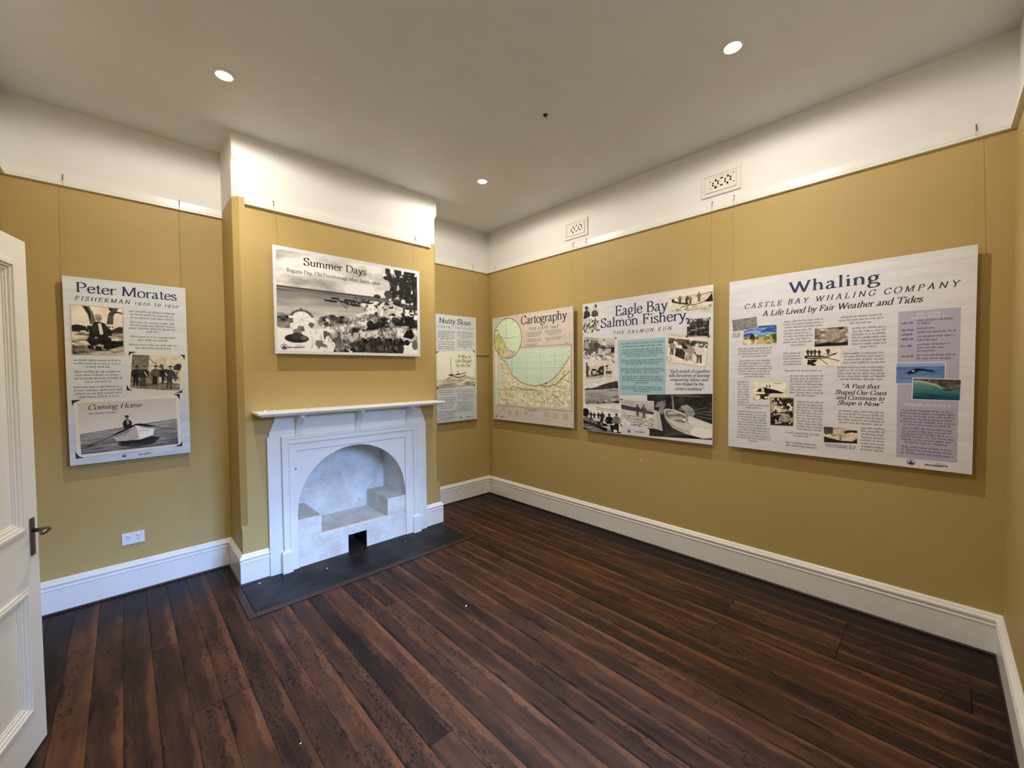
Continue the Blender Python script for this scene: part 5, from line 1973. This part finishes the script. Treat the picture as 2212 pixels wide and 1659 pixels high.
def pic_dune_col():
    p = Pic(84, 54, (.30, .45, .70))
    n = p.fbm(5, 14, 4)
    p.put((n > .06).astype(float), (.62, .72, .86), .8)
    p.put((n < -.22).astype(float), (.20, .32, .58), .8)
    p.put(p.band(.52, .62), (.34, .48, .68))
    p.put(p.band(.60, .66), (.84, .86, .86))
    p.poly([(0, .62), (.25, .58), (.50, .64), (.85, .44), (1, .42), (1, 1), (0, 1)], (.62, .60, .40))
    p.spots(p.band(.5, 1), 14, 12, .12, (.34, .40, .22))
    p.spots(p.band(.5, 1), 18, 14, .24, (.86, .80, .62))
    p.poly([(.48, .68), (.60, .66), (.72, 1), (.46, 1)], (.78, .66, .52))
    p.poly([(.20, .70), (.21, .50), (.26, .42), (.32, .44), (.35, .54), (.35, .72)], (.26, .17, .15))
    p.spots(p.band(.72, 1, 0, .42), 10, 8, .02, (.86, .83, .74))
    p.poly([(.84, .50), (.96, .46), (1, .60), (1, .85), (.88, .70)], (.24, .36, .20))
    return p.out(.03, (.95, .95, .95))


def pic_whale_eye():
    p = Pic(80, 50, .58)
    p.tex(p.all(), .50, 4, 9)
    p.ell(.62, .45, .28, .34, .62)
    for r in (.28, .24, .19):
        p.line([(.62 + r * math.cos(a), .45 + 1.2 * r * math.sin(a)) for a in [q * .3 - .6 for q in range(9)]], .025, .30)
    p.line([(.09, .38), (.16, .40), (.20, .30)], .035, .14)
    p.line([(.16, .40), (.22, .50)], .03, .16)
    p.poly([(0, .88), (.2, .82), (.4, .80), (.6, .86), (1, .80), (1, 1), (0, 1)], .12)
    p.poly([(.68, 0), (.85, 0), (.86, .10), (.74, .14)], .16)
    p.tex(p.all(), .14, 14, 10)
    return p.out(0, tint=(1.02, .96, .86))


def pic_rowers():
    p = Pic(84, 54, .86)
    p.tex(p.all(), .06, 5, 5)
    p.poly([(0, .40), (.2, .42), (.6, .44), (.92, .24), (.86, .36), (.60, .58), (.30, .62), (0, .56)], .20)
    p.line([(.10, .50), (.5, .54), (.80, .40)], .03, .85)
    for x, y in ((.10, .42), (.30, .42), (.42, .44), (.66, .38), (.20, .44)):
        p.man(x, y, .38, .25, .2, .3)
    p.line([(.64, .56), (.96, .72)], .035, .12)
    p.line([(.45, .62), (.66, .92)], .03, .15)
    p.spots(p.band(.64, .98, 0, .36), 8, 6, -.05, .14)
    p.line([(.40, .40), (.78, .22)], .02, .2)
    return p.out(.02, tint=SEP)


def pic_carcass():
    p = Pic(84, 46, .86)
    p.tex(p.all(), .10, 5, 6)
    p.tex(p.band(0, .4), .12, 2, 20)
    p.poly([(.10, .50), (.20, .36), (.34, .30), (.44, .36), (.58, .42), (.72, .50), (.94, .68), (.86, .70), (.66, .66), (.40, .66), (.34, .52), (.22, .54)], .13)
    p.ell(.30, .42, .05, .10, .75)
    p.man(.42, .36, .20, .3, .25, .3)
    p.man(.51, .36, .20, .3, .25, .3)
    p.spots(p.band(.66, .96, 0, .6), 10, 8, .10, .22)
    p.line([(.64, .10), (.86, .12)], .03, .5)
    return p.out(.03, tint=SEP)


def pic_cask():
    p = Pic(58, 66, .70)
    p.spots(p.band(0, .58), 8, 9, -.08, .16)
    p.spots(p.band(0, .58), 12, 12, .20, .88)
    p.poly([(.40, .06), (.90, .04), (.96, .16), (.50, .18)], .18)
    p.poly([(0, .56), (1, .50), (1, 1), (0, 1)], .16)
    p.ell(.66, .72, .24, .15, .60)
    p.tex(p.em(.66, .72, .24, .15), .16, 14, 14)
    p.line([(.16, .62), (.42, .58)], .05, .72)
    p.line([(.24, .92), (.50, .88)], .05, .75)
    p.line([(.84, .92), (.96, .80)], .05, .70)
    p.spots(p.band(.55, 1), 12, 12, .28, .70)
    return p.out(.028, (.42, .34, .28), (1.04, .97, .86))


def pic_bone():
    p = Pic(84, 40, .78)
    p.tex(p.all(), .20, 5, 4)
    p.poly([(0, 0), (.30, 0), (.28, .42), (.06, .50), (0, .40)], .34)
    p.poly([(.60, .28), (.70, .14), (1, .10), (1, .30), (.84, .26), (.66, .36)], .24)
    p.poly([(0, .62), (.14, .70), (.5, .84), (.86, .86), (1, .64), (1, 1), (0, 1)], .20)
    p.line([(.04, .56), (.30, .66), (.6, .76)], .04, .92)
    p.spots(p.band(.3, .8), 10, 8, .34, .5)
    a = p.out(0, tint=(1.03, .96, .86))
    return a


def pic_tail_col():
    p = Pic(100, 62, (.46, .56, .72))
    p.grad(0, .20, (.60, .68, .78), (.54, .63, .76))
    p.grad(.20, 1, (.34, .46, .66), (.46, .56, .74))
    p.tex(p.band(.20, 1), .12, 4, 26)
    p.poly([(.22, .50), (.32, .38), (.42, .28), (.56, .30), (.74, .38), (.82, .48), (.70, .44), (.56, .38), (.48, .40), (.42, .48), (.34, .52), (.26, .52)], (.10, .11, .14))
    p.ell(.37, .40, .026, .030, (.85, .87, .92))
    p.line([(.28, .53), (.60, .54), (.76, .51)], .018, (.20, .27, .42))
    return p.out(.035, (.94, .94, .96), None)


def pic_reef_col():
    p = Pic(100, 58, (.14, .46, .50))
    p.grad(.10, 1, (.50, .64, .60), (.05, .27, .36))
    p.tex(p.all(), .07, 6, 14)
    p.poly([(0, 0), (1, 0), (1, .46), (.84, .48), (.66, .40), (.52, .26), (.30, .16), (0, .10)], (.38, .35, .32))
    p.tex(p.pm([(0, 0), (1, 0), (1, .46), (.84, .48), (.66, .40), (.52, .26), (.30, .16), (0, .10)]), .20, 14, 10)
    p.line([(.06, .14), (.30, .20), (.48, .30), (.60, .44)], .05, (.74, .78, .68), .8)
    p.poly([(.62, .50), (.74, .46), (.86, .50), (.74, .56)], (.22, .24, .25))
    p.ell(.40, .80, .06, .02, (.05, .20, .28))
    p.ell(.44, .72, .03, .02, (.06, .22, .30))
    return p.out(.04, (.94, .94, .94), None)


# ------------------------------------------------------------------ the six panels
def rows(u0, u1, v0, n, dv, seed=1, last=None, ragged=.08, center=True):
    r = random.Random(seed)
    out = []
    for k in range(n):
        w_ = (u1 - u0) * (1 - ragged * r.random())
        if k == n - 1 and last:
            w_ = (u1 - u0) * last
        a = (u0 + u1) / 2 - w_ / 2 if center else u0
        out.append((a, a + w_, v0 + dv * k))
    return out


# beside the door
s = Sheet((-3.632, 0, 0.957), 0, .622, 1.238, 'boardblue', 'tall pale panel with three old photographs in the left alcove beside the door')
s.heading('Peter Morates', .056, .571, .098, .064, 'navy')
s.heading('FISHERMAN 1920 to 1950', .051, .578, .151, .027, 'ink', True)
s.lines(rows(.305, .565, .204, 3, .022, 1) + rows(.303, .567, .280, 4, .021, 2, .3) + rows(.310, .560, .381, 2, .022, 3, .7) + rows(.302, .565, .438, 2, .022, 4, .75)
        + rows(.030, .270, .550, 3, .022, 5, .5) + rows(.030, .270, .626, 4, .0225, 6, .55) + rows(.028, .268, .728, 4, .022, 7, .8))
s.picture('photograph', [(.029, .181), (.281, .182), (.280, .513), (.026, .514)], pic_seated(), 2, 'sepia photograph of a seated man with a dog under a tree')
q = [(.306, .487), (.602, .503), (.579, .779), (.287, .748)]
s.polys('photo_border', [q], 'card', 2)
s.picture('photograph', [(.318, .502), (.590, .515), (.569, .768), (.300, .738)], pic_family(), 3, 'photograph of men in hats with a horse beside a house')
s.corners(q, .026)
q = [(.026, .812), (.562, .794), (.568, 1.176), (.034, 1.188)]
s.polys('photo_border', [q], 'card', 4)
s.picture('photograph', [(.045, .827), (.544, .820), (.551, 1.163), (.053, 1.170)], pic_home(), 5, 'photograph of a man rowing a white boat on calm water')
s.corners(q, .030, 7)
s.heading('Coming Home', .090, .356, .876, .032, 'ink', True, k=7, slope=-.012)
s.lines([(.095, .234, .905)], 'ink', 7, xh=.006)
s.logos([(.257, 1.206), (.365, 1.210)], .014)

# over the mantel
s = Sheet((-2.530, -DD, 1.702), 0, 1.247, .815, 'board', 'wide black and white beach photograph panel hung over the mantel shelf', 'photo panel')
s.picture('photograph', [(.022, .026), (1.222, .026), (1.218, .790), (.016, .793)], pic_beach(), 1, 'old photograph of a crowded beach with a striped parasol')
s.heading('Summer Days', .213, .724, .117, .059, 'ink')
s.heading('Regatta Day, Old Dunsborough Main Beach, 1960s', .091, .846, .187, .029, 'ink')
s.logos([(.063, .763), (.148, .764)], .024)

# right alcove
s = Sheet((-.835, 0, .970), 0, .602, 1.238, 'boardblue', 'narrow panel with a photograph of a ketch in the right alcove')
s.heading('Nutty Sloan', .070, .529, .100, .062, 'ink')
s.heading('FISHING THE COAST', .042, .570, .154, .024, 'ink', True)
s.lines(rows(.045, .290, .196, 5, .0218, 1, .7) + rows(.050, .285, .318, 2, .026, 2) + rows(.047, .288, .372, 2, .023, 3)
        + rows(.315, .562, .192, 4, .022, 4, .6) + rows(.317, .560, .290, 5, .023, 5, .2)
        + rows(.036, .280, .874, 3, .024, 6, .7) + rows(.036, .280, .960, 6, .0235, 7, .7) + rows(.036, .280, 1.118, 5, .0235, 8)
        + rows(.300, .550, .874, 6, .0235, 9, .3) + rows(.300, .550, 1.028, 5, .0235, 10), xh=.0085)
q = [(.029, .430), (.569, .402), (.569, .822), (.027, .846)]
s.picture('photograph', q, pic_ketch(), 2, 'faded photograph of a moored boat with one mast')
s.corners(q, .028)
s.heading('\u201cA Way of', .305, .512, .494, .038, 'ink', True, k=6)
s.heading('Life Shaped', .284, .520, .545, .038, 'ink', True, k=6)
s.heading('by the Sea\u201d', .297, .531, .597, .038, 'ink', True, k=6)
s.logos([(.358, 1.195), (.462, 1.198)], .015)

# map panel
RZ = -math.pi / 2
s = Sheet((0, -.147, .964), RZ, 1.246, 1.243, 'boardpink', 'pinkish map panel headed Cartography on the right wall next to the corner', 'map panel')
s.picture('map', [(.038, .408), (1.203, .408), (1.203, 1.050), (.038, 1.050)], pic_map(), 1, 'coloured coastal map with a wide green bay')
fr = [(.104, .382), (1.221, .382), (1.221, 1.072), (.104, 1.072), (.104, .382)]
s.polys('map_frame', [[tuple(p) for p in qq] for k in range(4) for qq in ribbon([fr[k], fr[k + 1]], .004, .004)], 'brownink', 1)
s.disc('map_inset', (.266, .264), .236, pic_inset(), 3, 'round enlarged map of the cape')
s.polys('inset_ring', [[tuple(p) for p in qq] for qq in ribbon([(.266 + .238 * math.cos(2 * math.pi * a / 72), .264 + .238 * math.sin(2 * math.pi * a / 72)) for a in range(73)], .007, .007)], 'brownink', 4)
s.heading('Cartography', .496, 1.168, .120, .092, 'ink')
s.heading('THE CAPE 1948', .622, 1.047, .199, .031, 'ink', True)
s.lines(rows(.590, .818, .229, 3, .0205, 1, .85) + rows(.588, .820, .302, 2, .021, 2, .9) + rows(.858, 1.100, .229, 3, .0195, 3, .55) + rows(.862, 1.095, .303, 2, .020, 4, .8), xh=.0075)
s.lines([(.551, .761, .362), (.60, .72, .372), (1.131, 1.191, .370), (.545, .79, 1.092), (.60, .74, 1.104)], 'soft', 2, xh=.006)
bl = []
for u0, u1, v0, v1 in ((.135, .23, 1.105, 1.135), (.255, .345, 1.11, 1.17), (.36, .47, 1.11, 1.175), (.545, .60, 1.112, 1.16), (.64, .70, 1.112, 1.16), (.82, .94, 1.10, 1.165), (.95, 1.05, 1.10, 1.17), (1.10, 1.195, 1.10, 1.17)):
    bl += rows(u0, u1, v0 + .008, max(2, int((v1 - v0) / .0095)), .0095, int(u0 * 100), ragged=.5)
s.lines(bl, 'brownink', 2, xh=.0034, bold=.6, name='map_legend')
s.logos([(.058, 1.203), (.160, 1.206)], .016)

# salmon panel
s = Sheet((0, -1.510, .961), RZ, 1.238, 1.247, 'board', 'square collage panel about the salmon run, middle panel of the right wall')
for nm, qd, pic, k, lb in (
        ('photograph', [(0.001, .012), (.176, .009), (.204, .287), (.001, .306)], pic_two_men_fish(), 2, 'photograph of two men sitting with a big fish'),
        ('photograph', [(.890, .020), (1.235, .004), (1.236, .209), (.888, .174)], pic_netting(), 2, 'sepia photograph of men hauling a net in shallow water'),
        ('photograph', [(.004, .312), (.377, .352), (.360, .582), (.003, .540)], pic_catch(), 2, 'photograph of people around a catch of fish on the beach'),
        ('photograph', [(.034, .574), (.345, .586), (.341, .726), (.036, .741)], pic_truck(), 2, 'photograph of an old truck on the beach'),
        ('photograph', [(.010, .758), (.404, .744), (.424, .966), (.026, .995)], pic_bay(), 3, 'photograph of a dark headland across a bay'),
        ('photograph', [(.004, .999), (.434, .985), (.434, 1.240), (.004, 1.244)], pic_jetty(), 2, 'photograph of people loading at a jetty'),
        ('photograph', [(.690, .872), (1.236, .846), (1.236, 1.206), (.698, 1.234)], pic_boat_repair(), 3, 'photograph of two bare-chested men repairing a white boat'),
        ('photograph', [(.430, .922), (.754, .925), (.757, 1.163), (.430, 1.168)], pic_salmon_men(), 4, 'photograph of two men behind rows of fish on sand'),
        ('photograph', [(.885, .350), (1.208, .408), (1.187, .640), (.858, .590)], pic_beach_cart(), 3, 'sepia photograph of people around a cart on the sand'),
        ('photograph', [(1.032, .240), (1.216, .254), (1.212, .402), (1.030, .392)], pic_group_dark(), 4, 'dark photograph of a group at a loaded boat')):
    s.picture(nm, qd, pic, k, lb)
s.corners([(1.032, .240), (1.216, .254), (1.212, .402), (1.030, .392)], .018, 7)
s.corners([(.004, .312), (.377, .352), (.360, .582), (.003, .540)], .018, 7, skip=(0, 3))
s.corners([(.430, .922), (.754, .925), (.757, 1.163), (.430, 1.168)], .022, 7, skip=(1, 2))
s.polys('colour_box', [[(.397, .381), (.856, .381), (.857, .874), (.416, .886)]], 'teal', 1, 'pale teal text box')
s.lines(rows(.430, .842, .420, 2, .027, 1) + rows(.430, .845, .478, 4, .0190, 2, .72) + rows(.425, .848, .572, 3, .0172, 3, .75) + rows(.430, .845, .648, 3, .0172, 4, .8)
        + rows(.428, .848, .717, 4, .0185, 5, .3) + rows(.430, .846, .811, 3, .0185, 6, .4), 'soft', 2, xh=.0085)
s.heading('Eagle Bay', .367, .875, .152, .090, 'navy')
s.heading('Salmon Fishery', .210, 1.031, .249, .085, 'navy', slope=.003)
s.heading('THE SALMON RUN', .346, .906, .323, .031, 'ink', True)
for tx, u0, u1, v in (('\u201cEach stretch of coastline', .886, 1.215, .681), ("tells the stories of families'", .886, 1.219, .716), ('unwavering labour and', .898, 1.201, .749), ('lives shaped by the', .935, 1.169, .784), ("ocean's embrace.\u201d", .941, 1.172, .822)):
    s.heading(tx, u0, u1, v, .026, 'navy', True, weight=1.1)
s.polys('logo_tag', [[(.439, 1.170), (.713, 1.173), (.711, 1.237), (.439, 1.241)]], 'lightink', 5)
s.logos([(.513, 1.208), (.625, 1.207)], .018, 6)

# whaling panel
s = Sheet((0, -2.863, .968), RZ, 1.231, 1.238, 'board', 'large white panel headed Whaling with a lavender side column, nearest on the right wall')
s.heading('Whaling', .375, .844, .138, .072, 'navy', weight=1.1)
s.heading('CASTLE BAY WHALING COMPANY', .103, 1.165, .213, .034, 'ink', True)
s.heading('A Life Lived by Fair Weather and Tides', .219, 1.026, .278, .037, 'ink', True, weight=1.1)
s.polys('colour_box', [[(.927, .325), (1.175, .327), (1.174, 1.182), (.930, 1.185)]], 'lav', 1, 'lavender side column')
for qd, pic, k, lb in (
        ([(.097, .339), (.312, .343), (.314, .481), (.095, .477)], pic_dune_col(), 2, 'colour photograph of dunes below a blue streaked sky'),
        ([(.018, .285), (.187, .275), (.194, .360), (.027, .375)], pic_plaque(), 3, 'grey photograph of a stone plaque'),
        ([(.527, .390), (.698, .392), (.698, .509), (.527, .510)], pic_whale_eye(), 2, 'brownish picture of swirling water and a whale'),
        ([(.472, .521), (.663, .525), (.664, .638), (.473, .636)], pic_rowers(), 3, 'photograph of a whaleboat with rowers'),
        ([(.165, .748), (.373, .742), (.371, .858), (.166, .888)], pic_carcass(), 2, 'photograph of men standing on a beached whale'),
        ([(.276, .856), (.414, .853), (.414, 1.048), (.277, 1.053)], pic_cask(), 3, 'brown-edged picture of a crowded whale hunt'),
        ([(.582, 1.035), (.750, 1.036), (.751, 1.127), (.585, 1.138)], pic_bone(), 2, 'ragged-edged picture of a whale bone'),
        ([(.920, .624), (1.124, .624), (1.124, .746), (.919, .752)], pic_tail_col(), 3, 'colour photograph of a whale tail in blue water'),
        ([(.992, .713), (1.185, .720), (1.182, .841), (.991, .841)], pic_reef_col(), 4, 'colour photograph of turquoise shallows')):
    s.picture('photograph', qd, pic, k, lb)
for tx, u0, u1, v in (('\u201cA Past that', .668, .848, .780), ('Shaped Our Coast', .638, .881, .819), ('and Continues to', .644, .872, .852), ('Shape it Now\u201d', .651, .866, .886)):
    s.heading(tx, u0, u1, v, .026, 'ink', True, weight=1.1)
T1 = (rows(.024, .085, .392, 3, .013, 30) + rows(.058, .286, .508, 4, .0190, 1, .75) + rows(.062, .284, .598, 7, .0190, 2, .6) + rows(.062, .144, .752, 9, .0188, 3) + rows(.060, .280, .922, 2, .0190, 4, .5)
      + rows(.058, .262, .972, 6, .0192, 5) + rows(.060, .286, 1.088, 6, .0192, 6, .3)
      + rows(.350, .576, .335, 3, .0200, 7) + rows(.350, .516, .397, 6, .0200, 8, .5) + rows(.350, .456, .552, 5, .0190, 9) + rows(.352, .575, .672, 1, .02, 10)
      + rows(.386, .580, .708, 8, .0188, 11, .6) + rows(.430, .583, .884, 11, .0185, 12) + rows(.366, .560, 1.098, 2, .0185, 13, .5) + rows(.366, .556, 1.168, 2, .0185, 14)
      + rows(.652, .866, .336, 3, .0200, 15, .5) + rows(.714, .882, .410, 7, .0195, 16, .5) + rows(.672, .880, .566, 4, .0190, 17) + rows(.646, .880, .654, 5, .0185, 18, .85)
      + rows(.648, .884, .930, 5, .0185, 19, .9) + rows(.766, .884, 1.030, 8, .0190, 20) + rows(.588, .750, 1.152, 2, .013, 21))
s.lines(T1, 'grey', 2, xh=.0072)
yy = lambda y: .397 + (y - 238) * .000672
s.lines([(.941, .993, yy(y)) for y in (240, 302, 340, 380, 440)] + [(.941, 1.000, yy(528))], 'soft', 2, xh=.0066, bold=1.5)
s.lines([(1.008, 1.008 + w_, yy(y)) for y, w_ in ((225, .150), (250, .055), (292, .070), (326, .152), (362, .150), (392, .080), (430, .130), (458, .110), (485, .080), (522, .155), (550, .140))]
        + rows(.941, 1.168, .908, 6, .0165, 22, .85) + rows(.944, 1.166, 1.012, 6, .0165, 23, .8) + rows(.946, 1.164, 1.122, 3, .0180, 24), 'soft', 2, xh=.0066)
s.lines([(1.004, 1.106, .352), (.980, 1.130, .372), (.957, 1.150, .876)], 'lightink', 2, xh=.010)
s.logos([(.993, 1.207), (1.095, 1.210)], .018)
